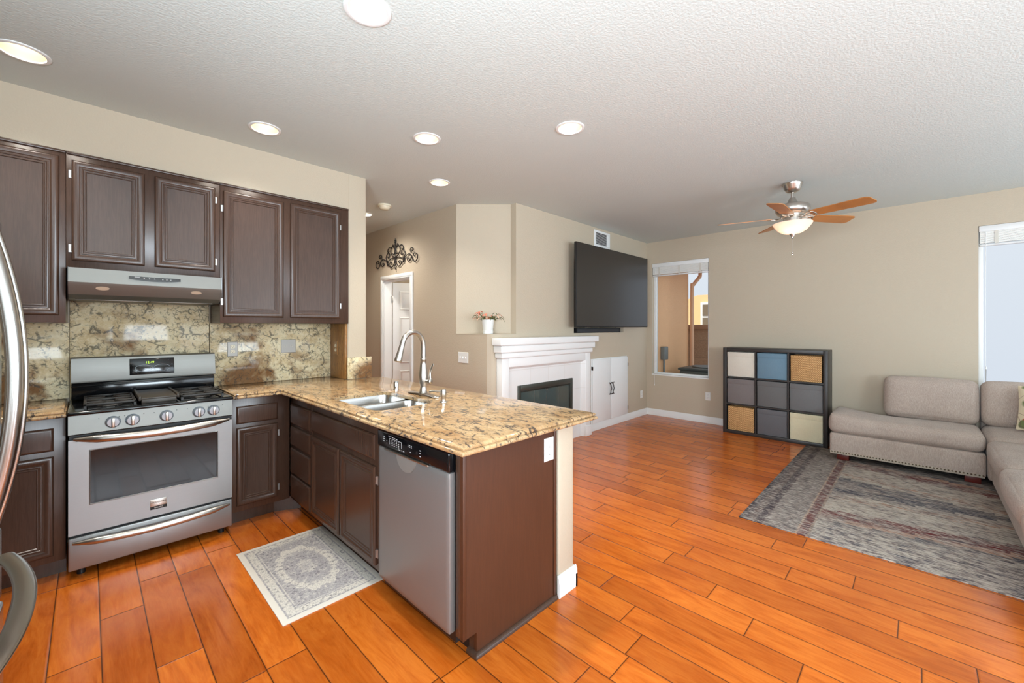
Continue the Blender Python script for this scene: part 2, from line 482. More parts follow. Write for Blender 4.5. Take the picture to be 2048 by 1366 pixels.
struct('wall_far', B().gridwall('x', FX, .14, SOUTH-.15, 3.3, 0, T, [WIN1, WIN2]), M['wall'])
REC = (4.31, 5.555, 1.318, 2.25); FB = (3.235, 4.235, .10, .76)
struct('wall_fireplace', B().gridwall('y', FY, .14, 3.25, FX+.14, 0, T, [REC, (3.25, FB[1], FB[2], FB[3])])
       .gridwall('y', FY, .14, EX+.06, 3.25, 0, 1.316, [(FB[0], 3.26, FB[2], FB[3])]), M['wall'])
b = B()
b.box(REC[0]-.02, REC[1]+.02, FY+.42, FY+.44, REC[2]-.02, REC[3]+.02)
b.box(REC[0]-.02, REC[0], FY+.13, FY+.42, REC[2], REC[3]); b.box(REC[1], REC[1]+.02, FY+.13, FY+.42, REC[2], REC[3])
b.box(REC[0]-.02, REC[1]+.02, FY+.13, FY+.42, REC[2]-.02, REC[2]); b.box(REC[0]-.02, REC[1]+.02, FY+.13, FY+.42, REC[3], REC[3]+.02)
struct('wall_television_recess', b, M['wall'], smooth=0)
# entry wall with door opening, plant niche cut across its corner
DOOR = (4.53, 5.22, 0, 2.03)
struct('wall_entry', B().gridwall('x', EX, .06, FY, 3.62, 0, 1.316, [])  .gridwall('x', EX, .12, 3.62, 6.5, 0, T, [DOOR]), M['wall_entry'])
b = B()
b.prism([(EX, 3.62), (3.25, 3.20), (3.25, 3.32), (EX+.06, 3.74)], 1.318, T)
struct('wall_niche', b, M['wall'], smooth=0)
b = B().prism([(EX-.002, FY-.002), (3.249, FY-.002), (3.249, 3.21), (EX-.002, 3.63)], 1.3165, 1.322)
struct('trim_1', b, M['wall'], smooth=0)
# kitchen wall, its stub end and the dropped soffit above the wall cabinets
struct('wall_kitchen', B().gridwall('y', KY, .15, -1.1, 1.60, 0, T, []), M['wall'])
b = B().box(1.60, 1.775, 3.59, 6.5, 0, T, .018, 4)
struct('wall_kitchen_end', b, M['wall'])
struct('wall_soffit', B().box(-1.0, 1.605, 3.59, KY+.02, 2.432, T), M['wall'], smooth=0)
struct('wall_hall_end', B().box(1.7, 5.3, 6.4, 6.52, 0, T), M['wall_entry'], smooth=0)
struct('wall_bedroom', B().box(5.0, 5.12, FY+.3, 6.5, 0, T).box(EX+.12, 5.0, FY+.55, FY+.62, 0, T), M['wall'], smooth=0)
struct('wall_left', B().gridwall('x', -1.1, .1, SOUTH-.15, KY+.1, 0, T, [(-.9, .8, .85, 2.15)]), M['wall'])
struct('wall_back', B().gridwall('y', SOUTH-.15, .15, -1.1, FX+.14, 0, T, [(-.3, 2.0, .92, 2.18), (2.75, 6.05, .03, 2.2)]), M['wall'])
struct('wall_peninsula', B().box(1.70, 1.83, 1.325, 3.60, 0, .893, .012, 3), M['wall'])
# base boards
def skirt(b, p, q, nrm, h=.098, th=.014):
    p, q = Vector((*p, 0)), Vector((*q, 0)); n = Vector((*nrm, 0))
    prof = [(0, 0), (th, 0), (th, h*.62), (th*.85, h*.68), (th*.8, h*.86), (th*.35, h), (0, h)]
    A = [b.bm.verts.new(p+n*a+Vector((0, 0, c))) for a, c in prof]; D = [b.bm.verts.new(q+n*a+Vector((0, 0, c))) for a, c in prof]
    m = len(prof)
    for k in range(m): b.bm.faces.new((A[k], A[(k+1) % m], D[(k+1) % m], D[k]))
    b.bm.faces.new(A); b.bm.faces.new(D[::-1]); return b
struct('baseboard_far', skirt(B(), (FX, SOUTH), (FX, FY), (-1, 0)), M['white'])
struct('baseboard_fireplace', skirt(B(), (4.575, FY), (FX, FY), (0, -1)), M['white'])
b = skirt(B(), (1.688, 1.325), (1.844, 1.325), (0, -1), .112); skirt(b, (1.83, 1.311), (1.83, 3.59), (1, 0), .112)
struct('baseboard_peninsula', b, M['white'])
b = skirt(B(), (EX, 3.12), (EX, 4.47), (-1, 0)); skirt(b, (EX, 5.28), (EX, 6.4), (-1, 0))
struct('baseboard_entry', b, M['white'])

# door in the entry wall
d = sroot('door_1', (EX, 4.875, 0))
b = B()
for yy in ((4.475, 4.535), (5.215, 5.275)):
    b.box(EX-.02, EX, *yy, 0, 2.035, .004)
    b.box(EX-.024, EX, yy[0]+.012, yy[1]-.03 if yy[0] < 5 else yy[1]-.012, 0, 2.035, .006)
b.box(EX-.02, EX, 4.475, 5.275, 2.025, 2.085, .004)
b.box(EX-.024, EX, 4.487, 5.263, 2.04, 2.073, .006)
b.box(EX, EX+.12, 4.53, 4.545, 0, 2.03); b.box(EX, EX+.12, 5.205, 5.22, 0, 2.03); b.box(EX, EX+.12, 4.53, 5.22, 2.015, 2.03)
b.done('door_casing', M['white'], d)
hx, hy = EX+.125, 5.195
ang = R(62)
U = Vector((math.sin(ang), -math.cos(ang), 0)); N = Vector((-math.cos(ang), -math.sin(ang), 0))
b = B(); o0 = Vector((hx, hy, .012))
b.panel(o0-N*.035, U, (0, 0, 1), N, .65, 1.995, [(0, 0), (0, .035)])
for (a0, a1) in ((.09, .29), (.36, .56)):
    for (z0, z1) in ((.18, .78), (.88, 1.52), (1.62, 1.88)):
        b.panel(o0+U*a0+Vector((0, 0, z0)), U, (0, 0, 1), N, a1-a0, z1-z0, [(0, .0), (.0, .002), (.012, .009), (.022, .004), (.035, .004), (.05, .010)], False)
lf = b.done('door_leaf', M['white'], d)
B().lathe(o0+U*.58+Vector((0, 0, .93))-Vector((0, 0, 0)), [(.0, -.065), (.022, -.06), (.028, -.045), (.02, -.025), (.011, -.02), (.011, 0), (.026, .002), (.026, .006)], 20, 'y').done('door_knob', M['nickel'], lf)
b = B()
for zz in (.25, 1.78): b.box(hx-.02, hx+.004, hy-.004, hy+.008, zz-.045, zz+.045, .002)
b.done('hinge', M['hinge'], lf)

# windows ----------------------------------------------------
def window_x(name, wn, blind_label, y0, y1, z0, z1, cord):
    r = sroot(name, (FX+.1, (y0+y1)/2, z0))
    b = B(); x0, x1 = FX+.075, FX+.125; f = .038
    b.box(x0, x1, y0, y0+f, z0, z1, .004); b.box(x0, x1, y1-f, y1, z0, z1, .004)
    b.box(x0, x1, y0+f, y1-f, z0, z0+f, .004); b.box(x0, x1, y0+f, y1-f, z1-f, z1, .004)
    b.done('window_frame', M['white'], r)
    B().box(FX+.096, FX+.102, y0+f, y1-f, z0+f, z1-f).done('window_pane', M['glass'], r)
    B().box(FX-.012, FX+.075, y0, y1, z0-.006, z0+.014, .005).done('window_sill', M['white'], r)
    bl = thing('window_blind', blind_label, 'blind', (FX+.03, (y0+y1)/2, z1))
    B().box(FX+.004, FX+.058, y0+.006, y1-.006, z1-.056, z1-.004, .004).box(FX-.004, FX+.006, y0+.003, y1-.003, z1-.062, z1-.002, .004).done('headrail', M['white'], bl)
    b = B()
    nsl = 11
    for k in range(nsl):
        zz = z1-.066-.0105*k
        b.box(FX+.008+random.uniform(0, .004), FX+.056, y0+.01, y1-.01, zz-.0042, zz+.0042)
    b.done('slat_stack', plain('blind_slat_grey', C(232, 231, 226), .45), bl)
    B().box(FX+.004, FX+.058, y0+.008, y1-.008, z1-.066-.0105*nsl-.022, z1-.066-.0105*nsl-.004, .006).done('bottom_rail', M['white'], bl)
    m = max(2, int((y1-y0)/.4)+1)
    for k in range(m):
        yy = y0+.12+(y1-y0-.24)*k/(m-1)
        B().box(FX+.0055, FX+.0085, yy-.012, yy+.012, z1-.185, z1-.06).done('ladder_tape', M['tape'], bl)
    b = B()
    yc = y1-.05
    b.tube([(FX+.001, yc, z1-.06), (FX-.002, yc+.004, z1-.9), (FX-.012, yc+.002, z0+.03), (FX-.014, yc, cord)], .0022, 6)
    b.lathe((FX-.014, yc, cord-.03), [(.0, 0), (.006, .004), (.005, .02), (.002, .03)], 10)
    b.done('pull_cord', M['white'], bl)
window_x('window_1', 1, 'narrow white blind drawn up in the window beside the television', *WIN1, .50)
window_x('window_2', 2, 'wide white blind drawn up in the bright window above the sofa', *WIN2, 1.0)
def window_back(name, axis, pos, u0, u1, z0, z1, nm, nh):
    r = sroot(name, ((u0+u1)/2, pos, z0) if axis == 'y' else (pos, (u0+u1)/2, z0))
    b = B(); f = .045
    def bx(a0, a1, c0, c1):
        if axis == 'y': b.box(a0, a1, pos-.05, pos, c0, c1, .004)
        else: b.box(pos-.05, pos, a0, a1, c0, c1, .004)
    bx(u0, u0+f, z0, z1); bx(u1-f, u1, z0, z1); bx(u0+f, u1-f, z0, z0+f); bx(u0+f, u1-f, z1-f, z1)
    for k in range(1, nm):
        m = u0+(u1-u0)*k/nm; bx(m-.03, m+.03, z0+f, z1-f)
    for k in range(1, nh):
        m = z0+(z1-z0)*k/nh; bx(u0+f, u1-f, m-.012, m+.012)
    b.done('window_frame', M['white'], r)
window_back('window_3', 'y', SOUTH-.06, -.3, 2.0, .92, 2.18, 3, 2)
window_back('window_4', 'y', SOUTH-.06, 2.75, 6.05, .03, 2.2, 2, 1)
window_back('added_window_5', 'x', -1.03, -.9, .8, .85, 2.15, 2, 1)  # unseen window frame added for the west fill lamp

# ------------------------------------------------------------------ cabinets
DOORP = [(0, 0), (0, .011), (.004, .017), (.010, .020), (.018, .0205), (.028, .0185), (.036, .013), (.041, .0125), (.043, .015), (.047, .0155), (.050, .012), (.054, .0115), (.056, .0135), (.060, .0135), (.063, .0095), (.068, .009)]
DRAWP = [(0, 0), (0, .010), (.003, .0135), (.010, .018), (.013, .0185)]
ZV = Vector((0, 0, 1))
def hinge(parent, o, U, N):
    """small steel hinge lying on the frame beside the door"""
    o, U, N = Vector(o), Vector(U), Vector(N); b = B()
    b.panel(o-U*.007-ZV*.023, U, ZV, N, .014, .046, [(0, 0), (0, .003), (.001, .004)])
    b.tube([o+N*.006-ZV*.02+U*.006, o+N*.006+ZV*.02+U*.006], .004, 8)
    b.done('hinge', M['hinge'], parent)
def front(parent, name, o, U, N, wd, ht, prof, hs=None):
    p = B().panel(o, U, ZV, N, wd, ht, prof).done(name, M['cab'], parent, smooth=25)
    if hs is not None:
        ux = -.006 if hs < 0 else wd+.006
        s_ = 1 if hs < 0 else -1
        for fz in ((.12, .86) if ht > .5 else (.12, .86)):
            hinge(p, Vector(o)+Vector(U)*ux+ZV*ht*fz, Vector(U)*s_, N)
    return p
def carcass(parent, x0, x1, y0, y1, z0, z1, face, ft=.02, top=False, toe=None):
    """open box of thin panels with a solid face frame on side `face` ('-y' or '-x')"""
    b = B(); s = .016
    if face == '-y':
        b.box(x0, x1, y0, y0+ft, z0, z1, .0015); b.box(x0, x0+s, y0+ft, y1, z0, z1); b.box(x1-s, x1, y0+ft, y1, z0, z1)
        b.box(x0+s, x1-s, y1-s, y1, z0, z1); b.box(x0+s, x1-s, y0+ft, y1-s, z0, z0+s)
        if top: b.box(x0+s, x1-s, y0+ft, y1-s, z1-s, z1)
    else:
        b.box(x0, x0+ft, y0, y1, z0, z1, .0015); b.box(x0+ft, x1, y0, y0+s, z0, z1); b.box(x0+ft, x1, y1-s, y1, z0, z1)
        b.box(x1-s, x1, y0+s, y1-s, z0, z1); b.box(x0+ft, x1-s, y0+s, y1-s, z0, z0+s)
    o = b.done('carcass', M['cab'], parent)
    if toe:
        B().box(*toe).done('toe_kick', M['cab'], parent)
    return o
UX, NY = (1, 0, 0), (0, -1, 0)
UP = 3.575
# wall cabinets
def upper(label, x0, x1, z0, z1, doors):
    t = thing('wall_cabinet', label, 'cabinet', ((x0+x1)/2, 3.75, z0), 'brown wall cabinets over the range wall')
    carcass(t, x0, x1, UP, KY-.005 if z0 > 1.6 else 3.905, z0, z1, '-y', top=True)
    B().box(x0, x1, UP-.008, UP, z1-.016, z1, .003).done('top_moulding', M['cab'], t)
    for (a, c, e, f, h) in doors: front(t, 'door', (a, UP, e), UX, NY, c-a, f-e, DOORP, h)
upper('tall brown wall cabinet with one door, left of the range hood', -.62, -.0925, 1.42, 2.43, [(-.58, -.119, 1.462, 2.388, -1)])
upper('short brown wall cabinet with two doors directly above the range hood', -.0915, .6595, 1.742, 2.43, [(-.069, .255, 1.787, 2.380, -1), (.304, .630, 1.787, 2.380, 1)])
upper('tall brown wall cabinet with two doors, right of the range hood', .6605, 1.598, 1.424, 2.43, [(.678, 1.074, 1.467, 2.375, -1), (1.125, 1.520, 1.467, 2.382, 1)])

# base cabinets
BF, CB = 3.40, .8945
t = thing('base_cabinet', 'dark brown base cabinet between refrigerator and range', 'cabinet', (-.34, 3.6, 0), 'dark brown base cabinets')
carcass(t, -.62, -.088, BF, 3.90, .1, CB, '-y', toe=(-.62, -.088, 3.478, 3.495, 0, .1))
front(t, 'door', (-.56, BF, .138), UX, NY, .427, .545, DOORP)
front(t, 'drawer', (-.56, BF, .712), UX, NY, .427, .125, DRAWP)
t = thing('base_cabinet', 'dark brown base cabinet in the corner just right of the range', 'cabinet', (.88, 3.6, 0), 'dark brown base cabinets')
carcass(t, .692, 1.066, BF, 3.90, .1, CB, '-y', toe=(.692, 1.06, 3.478, 3.495, 0, .1))
front(t, 'door', (.722, BF, .142), UX, NY, .260, .545, DOORP, 1)
B().prism([(.98, 3.477), (1.148, 3.402), (1.148, 3.477)], 0, .099).done('toe_kick', M['cab'], t)
front(t, 'drawer', (.722, BF, .714), UX, NY, .260, .122, DRAWP)
PF = 1.075; UY, NX = (0, -1, 0), (-1, 0, 0)
t = thing('base_cabinet', 'narrow stack of four dark brown drawers in the inner corner', 'cabinet', (1.35, 3.15, 0), 'dark brown base cabinets')
carcass(t, PF, 1.685, 2.965, 3.395, .1, CB, '-x', toe=(1.15, 1.166, 2.965, 3.40, 0, .1))
for z0, z1 in ((.125, .290), (.306, .492), (.514, .652), (.674, .822)):
    front(t, 'drawer', (PF, 3.362, z0), UY, NX, .384, z1-z0, DRAWP)
t = thing('base_cabinet', 'dark brown sink cabinet with two doors under a wide blank drawer front', 'cabinet', (1.35, 2.45, 0), 'dark brown base cabinets')
carcass(t, PF, 1.685, 2.005, 2.963, .1, CB, '-x', toe=(1.15, 1.166, 2.005, 2.963, 0, .1))
front(t, 'false_drawer_front', (PF, 2.952, .686), UY, NX, .892, .136, DRAWP)
front(t, 'door', (PF, 2.952, .127), UY, NX, .440, .525, DOORP)
front(t, 'door', (PF, 2.486, .127), UY, NX, .430, .525, DOORP, 1)
# end panel of the peninsula
t = thing('end_panel', 'reddish brown panel closing the end of the peninsula beside the dishwasher', 'panel', (1.38, 1.345, 0))
b = B().prism([(PF, .1), (1.15, .1), (1.15, .0), (1.68, .0), (1.68, CB), (PF, CB)], 1.334, 1.352, 'y')
b.box(PF-.002, PF+.016, 1.331, 1.334, .1, CB, .001).box(1.665, 1.684, 1.328, 1.334, .02, CB, .002)
b.done('panel_board', M['cab_side'], t)
b = B().box(PF, PF+.02, 1.352, 1.381, .1, CB, .001)
b.done('front_stile', M['cab'], t)
b = B(); prof = [(0, 0), (.018, 0), (.017, .008), (.013, .014), (.006, .018), (0, .019)]
for nm, pts in (('x', None),):
    A = [b.bm.verts.new((1.15-p, 1.333-p, h)) for p, h in prof]; D = [b.bm.verts.new((1.684, 1.333-p, h)) for p, h in prof]
    F = [b.bm.verts.new((1.15-p, 1.384, h)) for p, h in prof]
    for k in range(len(prof)-1):
        b.bm.faces.new((A[k], A[k+1], D[k+1], D[k])); b.bm.faces.new((A[k], A[k+1], F[k+1], F[k]))
    b.bm.faces.new(D); b.bm.faces.new(F)
b.done('shoe_moulding', M['cab'], t)
B().box(1.15, 1.166, 1.353, 1.384, 0, .1).done('toe_kick', M['cab'], t)

# ------------------------------------------------------------------ granite
def offset(poly, d):
    n = len(poly); out = []
    for k in range(n):
        p0, p1, p2 = Vector(poly[k-1]), Vector(poly[k]), Vector(poly[(k+1) % n])
        a = (p1-p0).normalized(); c = (p2-p1).normalized()
        na, nc = Vector((-a.y, a.x)), Vector((-c.y, c.x))
        m = (na+nc); m = m/m.dot(na) if m.length > 1e-6 else na
        out.append(p1+m*d)
    return out
EDGE = [(.012, .8955), (.003, .8985), (.0, .903), (.0, .909), (.004, .9145), (.012, .917), (.013, .9185), (.008, .921), (.0075, .926), (.012, .9315), (.022, .935)]
def slab(b, poly, hole=None):
    rings = [[b.bm.verts.new((p.x, p.y, z)) for p in offset(poly, d)] for d, z in EDGE]
    n = len(poly)
    for a, c in zip(rings, rings[1:]):
        for k in range(n): b.bm.faces.new((a[k], a[(k+1) % n], c[(k+1) % n], c[k]))
    hv = []
    if hole:
        hv = [[b.bm.verts.new((p[0], p[1], z)) for p in hole] for z in (.9155, EDGE[-1][1])]
        m = len(hole)
        for k in range(m): b.bm.faces.new((hv[0][k], hv[0][(k+1) % m], hv[1][(k+1) % m], hv[1][k]))
    for q, ring in ((0, rings[0]), (1, rings[-1])):
        lp = [[v.co.copy() for v in ring]]; allv = list(ring)
        if hole: lp.append([v.co.copy() for v in hv[q]]); allv += hv[q]
        for tri in tessellate_polygon(lp):
            try: b.bm.faces.new([allv[k] for k in tri])
            except ValueError: pass
    return b
def rrect(x0, x1, y0, y1, r, n=6):
    pts = []
    for cx, cy, a0 in ((x1-r, y1-r, 0), (x0+r, y1-r, 90), (x0+r, y0+r, 180), (x1-r, y0+r, 270)):
        for k in range(n+1):
            a = R(a0+90*k/n); pts.append((cx+r*math.cos(a), cy+r*math.sin(a)))
    return pts
SX0, SX1, SY0, SY1 = 1.095, 1.485, 2.10, 2.705
CT = EDGE[-1][1]
b = slab(B(), [(.692, 3.335), (.99, 3.335), (.99, 1.231), (1.916, 1.231), (1.916, 3.568), (1.598, 3.568), (1.598, 3.928), (.692, 3.928)], rrect(SX0, SX1, SY0, SY1, .06))
tag(b.done('countertop', M['granite'], origin=(1.4, 2.5, .8955), smooth=40), 'L-shaped gold granite worktop with ogee edge running onto the peninsula', 'countertop')
b = slab(B(), [(-.64, 3.335), (-.085, 3.335), (-.085, 3.928), (-.64, 3.928)])
tag(b.done('countertop', M['granite'], origin=(-.2, 3.6, .8955), smooth=40), 'short gold granite worktop between refrigerator and range', 'countertop')
def slabthing(label, mat, *bx):
    tag(B().box(*bx, .0025).done('backsplash', mat, origin=(bx[0], bx[2], bx[4]+.3)), label, 'backsplash')
slabthing('tall granite backsplash slab with brown stain behind the range, up to the hood', M['granite_splash'], -.084, .652, 3.908, 3.929, .90, 1.735)
slabthing('granite backsplash slab left of the range', M['granite_splash'], -.64, -.086, 3.906, 3.929, CT, 1.419)
slabthing('granite backsplash slab right of the range, holding two wall plates', M['granite_splash'], .655, 1.578, 3.906, 3.929, CT, 1.423)
slabthing('brown granite side slab standing on the return wall under the right wall cabinet', M['granite_brown'], 1.578, 1.599, 3.60, 3.929, CT, 1.423)
slabthing('low square granite splash at the foot of the white wall end', M['granite_splash'], 1.590, 1.812, 3.568, 3.589, CT, 1.125)

# ------------------------------------------------------------------ sink and taps
t = thing('kitchen_sink', 'stainless double bowl sink set under the granite worktop', 'sink', (1.29, 2.40, .69))
def bowl(b, x0, x1, y0, y1, zt, dep):
    rows = []
    for ins, dz, r in ((0, 0, .06), (.004, -.02, .06), (.012, -dep+.05, .06), (.022, -dep+.018, .055), (.045, -dep, .045)):
        rows.append([b.bm.verts.new((p[0], p[1], zt+dz)) for p in rrect(x0+ins, x1-ins, y0+ins, y1-ins, r, 6)])
    for a, c in zip(rows, rows[1:]):
        n = len(a)
        for k in range(n): b.bm.faces.new((a[k], a[(k+1) % n], c[(k+1) % n], c[k]))
    b.bm.faces.new(rows[-1])
zt = .9145
for y0, y1 in ((SY0-.004, 2.385), (2.415, SY1+.004)):
    b = B(); bowl(b, SX0-.004, SX1+.004, y0, y1, zt, .19)
    bw = b.done('bowl', M['steel_sink'], t, smooth=50)
    B().lathe(((SX0+SX1)/2, (y0+y1)/2, zt-.1899), [(.045, 0), (.043, .003), (.034, .0015), (.0, .001)], 24).done('drain', M['chrome'], bw)
b = B().box(SX0+.02, SX1-.02, 2.383, 2.417, zt-.03, zt-.003, .008, 3)
b.done('divider', M['steel_sink'], t)
# faucet
fx, fy = 1.575, 2.375
t = thing('faucet', 'brushed nickel gooseneck faucet with side lever behind the sink', 'faucet', (fx, fy, CT))
b = B()
b.tube(spline([(fx-.004, fy-.165, CT+.006), (fx, fy-.12, CT+.007), (fx, fy-.05, CT+.012), (fx, fy, CT+.014), (fx, fy+.05, CT+.012), (fx, fy+.12, CT+.007), (fx-.004, fy+.165, CT+.006)], 6), [.012, .016]+[.026]*33+[.016, .012], 14, flat=(1.0, .25), up=(0, 0, 1))
b.done('deck_plate', M['nickel'], t, smooth=60)
b = B().lathe((fx, fy, CT+.012), [(.030, 0), (.027, .012), (.0225, .018), (.024, .03), (.0215, .036), (.0215, .05), (.028, .075), (.031, .105), (.030, .125), (.026, .16), (.0215, .195), (.019, .225), (.0215, .228), (.0215, .236), (.017, .24)], 28)
b.done('body', M['nickel'], t, smooth=50)
SPA = R(188)
sd = Vector((math.cos(SPA), math.sin(SPA), 0))
base = Vector((fx, fy, CT+.245))
arc = [base+Vector((0, 0, q)) for q in (0, .04, .075)]
cr = .088
for k in range(1, 13):
    a = PI*k/12*.93
    arc.append(base+Vector((0, 0, .085))+sd*(cr-cr*math.cos(a))+Vector((0, 0, cr*math.sin(a)*1.08)))
b = B().tube(arc, [.0165]*(len(arc)-1)+[.0158], 16); sp = b.done('spout', M['nickel'], t, smooth=60)
e = arc[-1]; dr = (arc[-1]-arc[-2]).normalized()
b = B().tube([e-dr*.005, e+dr*.02, e+dr*.06, e+dr*.10, e+dr*.112, e+dr*.118], [.0165, .0175, .020, .0235, .0245, .021], 18)
b.done('spray_head', M['nickel'], t, smooth=50)
b = B()
sd2 = Vector((.25, -.97, 0)).normalized(); hp = Vector((fx, fy, CT+.098))
b.tube([hp+sd2*.018, hp+sd2*.045, hp+sd2*.05, hp+sd2*.066, hp+sd2*.07], [.014, .0135, .0185, .0185, .010], 16)
b.tube(spline([hp+sd2*.058+ZV*.005, hp+sd2*.058+ZV*.05, hp+sd2*.068+ZV*.085, hp+sd2*.088+ZV*.118], 5), [.011, .0105, .0098, .009, .0085, .008, .0076, .0074, .0074, .0077, .008, .0085, .0088, .009, .0085, .006], 10, flat=(1.1, .55))
b.done('lever', M['nickel'], t, smooth=60)
sx_, sy_ = 1.520, 2.075
t = thing('soap_dispenser', 'small brushed nickel soap dispenser right of the faucet', 'soap dispenser', (sx_, sy_, CT))
B().lathe((sx_, sy_, CT), [(.026, 0), (.025, .005), (.017, .008), (.0165, .03), (.018, .033), (.018, .072), (.0165, .077), (.0, .078)], 24).done('pump_body', M['nickel'], t, smooth=50)
B().tube([(sx_, sy_, CT+.062), (sx_-.04, sy_+.06, CT+.064), (sx_-.05, sy_+.078, CT+.060)], [.006, .0055, .005], 10).done('nozzle', M['nickel'], t)
t = B().lathe((1.585, 2.745, CT), [(.021, 0), (.021, .003), (.0185, .005), (.0185, .052), (.016, .058), (.0, .059)], 24).done('air_gap', M['chrome'], smooth=50)
tag(t, 'short chrome air gap cylinder on the worktop left of the faucet', 'air gap')

# ------------------------------------------------------------------ range
RX0, RX1 = -.078, .683; RY = 3.345
t = thing('gas_range', 'freestanding stainless gas range with five knobs and black cooktop', 'range', (.30, 3.6, 0))
b = B().box(RX0+.004, RX1-.004, RY, 3.895, .045, .90)
for xx in (RX0+.05, RX1-.05):
    for yy in (RY+.05, 3.82): b.lathe((xx, yy, 0), [(.018, 0), (.018, .05)], 12)
b.done('body', M['blackmatte'], t)
# storage drawer
dy = 3.322
b = B().box(RX0+.001, RX1-.001, dy, RY-.001, .048, .228, .006, 3)
dr_ = b.done('drawer', M['steel'], t)
def bow(zc, x0, x1, out, drop, sec=(.0165, .75)):
    pts = []
    for k in range(25):
        q = -1+2*k/24
        pts.append((x0+(x1-x0)*(k/24), dy-.012-out*(1-abs(q)**2.2), zc-drop*(1-q*q)))
    rr = [sec[0]*(.35+.65*min(1, (1-abs(-1+2*k/24))*4+.02)) for k in range(25)]
    return B().tube(pts, rr, 14, flat=(1.0, 1.15), up=(0, 0, 1))
bow(.203, RX0+.018, RX1-.018, .042, .012).done('handle', M['nickel'], dr_, smooth=60)
# oven door
b = B()
b.gridwall('y', dy, RY-.001-dy, RX0+.001, RX1-.001, .242, .768, [(.003, .603, .395, .706)])
od = b.done('oven_door', M['steel'], t, smooth=0)
B().panel((.003, dy+.002, .395), UX, ZV, NY, .600, .311, [(0, 0), (.0, .003), (.004, .0055), (.006, .004), (.0062, -.001)], False, False).done('window_frame', M['steel'], od)
t2 = NT('oven_glass'); x, y, z = t2.xyz()
ovg = t2.pr(color=C(16, 11, 9), rough=.05, spec=.35)
B().box(.004, .602, dy+.004, dy+.012, .396, .705).done('oven_window', ovg, od)
bow(.774, RX0+.022, RX1-.022, .046, .014, (.019, .75)).done('handle', M['nickel'], od, smooth=60)
b = B()
for (a, c) in ((.0, .16), (.20, .27), (.30, .50), (.53, .73), (.76, .83), (.87, 1.0)):
    b.box(RX0+.03+(RX1-RX0-.06)*a, RX0+.03+(RX1-RX0-.06)*c, dy-.0012, dy+.004, .7585, .7655)
b.done('vent_slot', M['dark'], od)
bd = B().box(.262, .340, dy-.004, dy, .285, .345, .0015).done('badge', M['nickel'], od)
B().box(.262, .340, dy-.0045, dy-.002, .285, .303).done('badge_band', M['dark'], bd)
RT = (R(90), 0, 0)
text('badge_lettering', 'FRIGIDAIRE', .0135, (.301, dy-.0044, .325), RT, M['dark'], bd)
text('badge_lettering', 'GALLERY', .010, (.301, dy-.0048, .294), RT, M['nickel'], bd)
# control panel, leaning back
b = B().prism([(3.318, .800), (3.328, .902), (3.40, .902), (3.40, .792), (3.33, .792)], RX0, RX1, 'x')
cp = b.done('control_panel', M['steel_soft'], t)
for kx in (.100, .184, .339, .500, .578):
    c = (kx, 3.3225, .846); b = B()
    b.lathe(c, [(.034, .004), (.034, -.004), (.030, -.008), (.028, -.022), (.025, -.026), (.0, -.0265)], 28, 'y')
    kb = b.done('knob', M['knob'], cp, smooth=40)
    B().box(kx-.0075, kx+.0075, 3.3225-.037, 3.3225-.02, .846-.027, .846+.027, .003).box(kx-.0012, kx+.0012, 3.3225-.039, 3.3225-.035, .846+.004, .846+.025).done('grip', M['nickel'], kb)
for kx in (.100, .184, .339, .500, .578):
    for dx_ in (.0495, -.0585): B().box(kx+dx_-.0015, kx+dx_+.0015, 3.3185, 3.330, .872, .875).done('dial_mark', M['dark'], cp)
# cooktop
b = B().box(RX0-.006, RX1+.006, 3.305, 3.895, .9375-.034, .9255, .011, 4)
ck = b.done('cooktop', M['black'], t)
gz = .9255
def grate(x0, x1, y0, y1):
    b = B(); h = .030; w_ = .0065
    for (a, c, e, f) in ((x0, x1, y0, y0+.014), (x0, x1, y1-.014, y1), (x0, x0+.014, y0, y1), (x1-.014, x1, y0, y1), (x0, x1, (y0+y1)/2-.007, (y0+y1)/2+.007)):
        b.box(a, c, e, f, gz+h-.014, gz+h, .004)
    for cy in (y0*.75+y1*.25, y0*.25+y1*.75):
        cx = (x0+x1)/2
        for k in range(4):
            a = R(45+90*k); dx, dyy = math.cos(a), math.sin(a)
            p0 = Vector((cx+dx*.03, cy+dyy*.03, gz+h-.005)); p1 = Vector((max(x0+.01, min(x1-.01, cx+dx*.14)), max(y0+.01, min(y1-.01, cy+dyy*.13)), gz+h-.006))
            b.tube([p0, p1], w_, 6)
        b.tube([(x0+.005, cy, gz+h-.006), (cx-.035, cy, gz+h-.006)], w_, 6); b.tube([(cx+.035, cy, gz+h-.006), (x1-.005, cy, gz+h-.006)], w_, 6)
    for xx in (x0+.007, x1-.007):
        for yy in (y0+.007, y1-.007): b.box(xx-.006, xx+.006, yy-.006, yy+.006, gz, gz+h-.01)
    b.done('grate', M['castiron'], t)
    for cy in (y0*.75+y1*.25, y0*.25+y1*.75):
        B().lathe(((x0+x1)/2, cy, gz-.001), [(.055, 0), (.05, .006), (.036, .009), (.036, .017), (.032, .021), (.0, .021)], 24).done('burner', M['castiron'], t)
grate(-.02, .205, 3.375, 3.80); grate(.415, .645, 3.375, 3.80)
b = B().box(.212, .408, 3.375, 3.80, gz+.022, gz+.036, .006)
b.box(.212, .226, 3.372, 3.803, gz+.018, gz+.046, .005).box(.394, .408, 3.372, 3.803, gz+.018, gz+.046, .005).box(.226, .394, 3.375, 3.39, gz, gz+.026, .004).box(.226, .394, 3.788, 3.80, gz, gz+.026, .004)
b.done('griddle', plain('griddle_iron', C(62, 55, 48), .42), t)
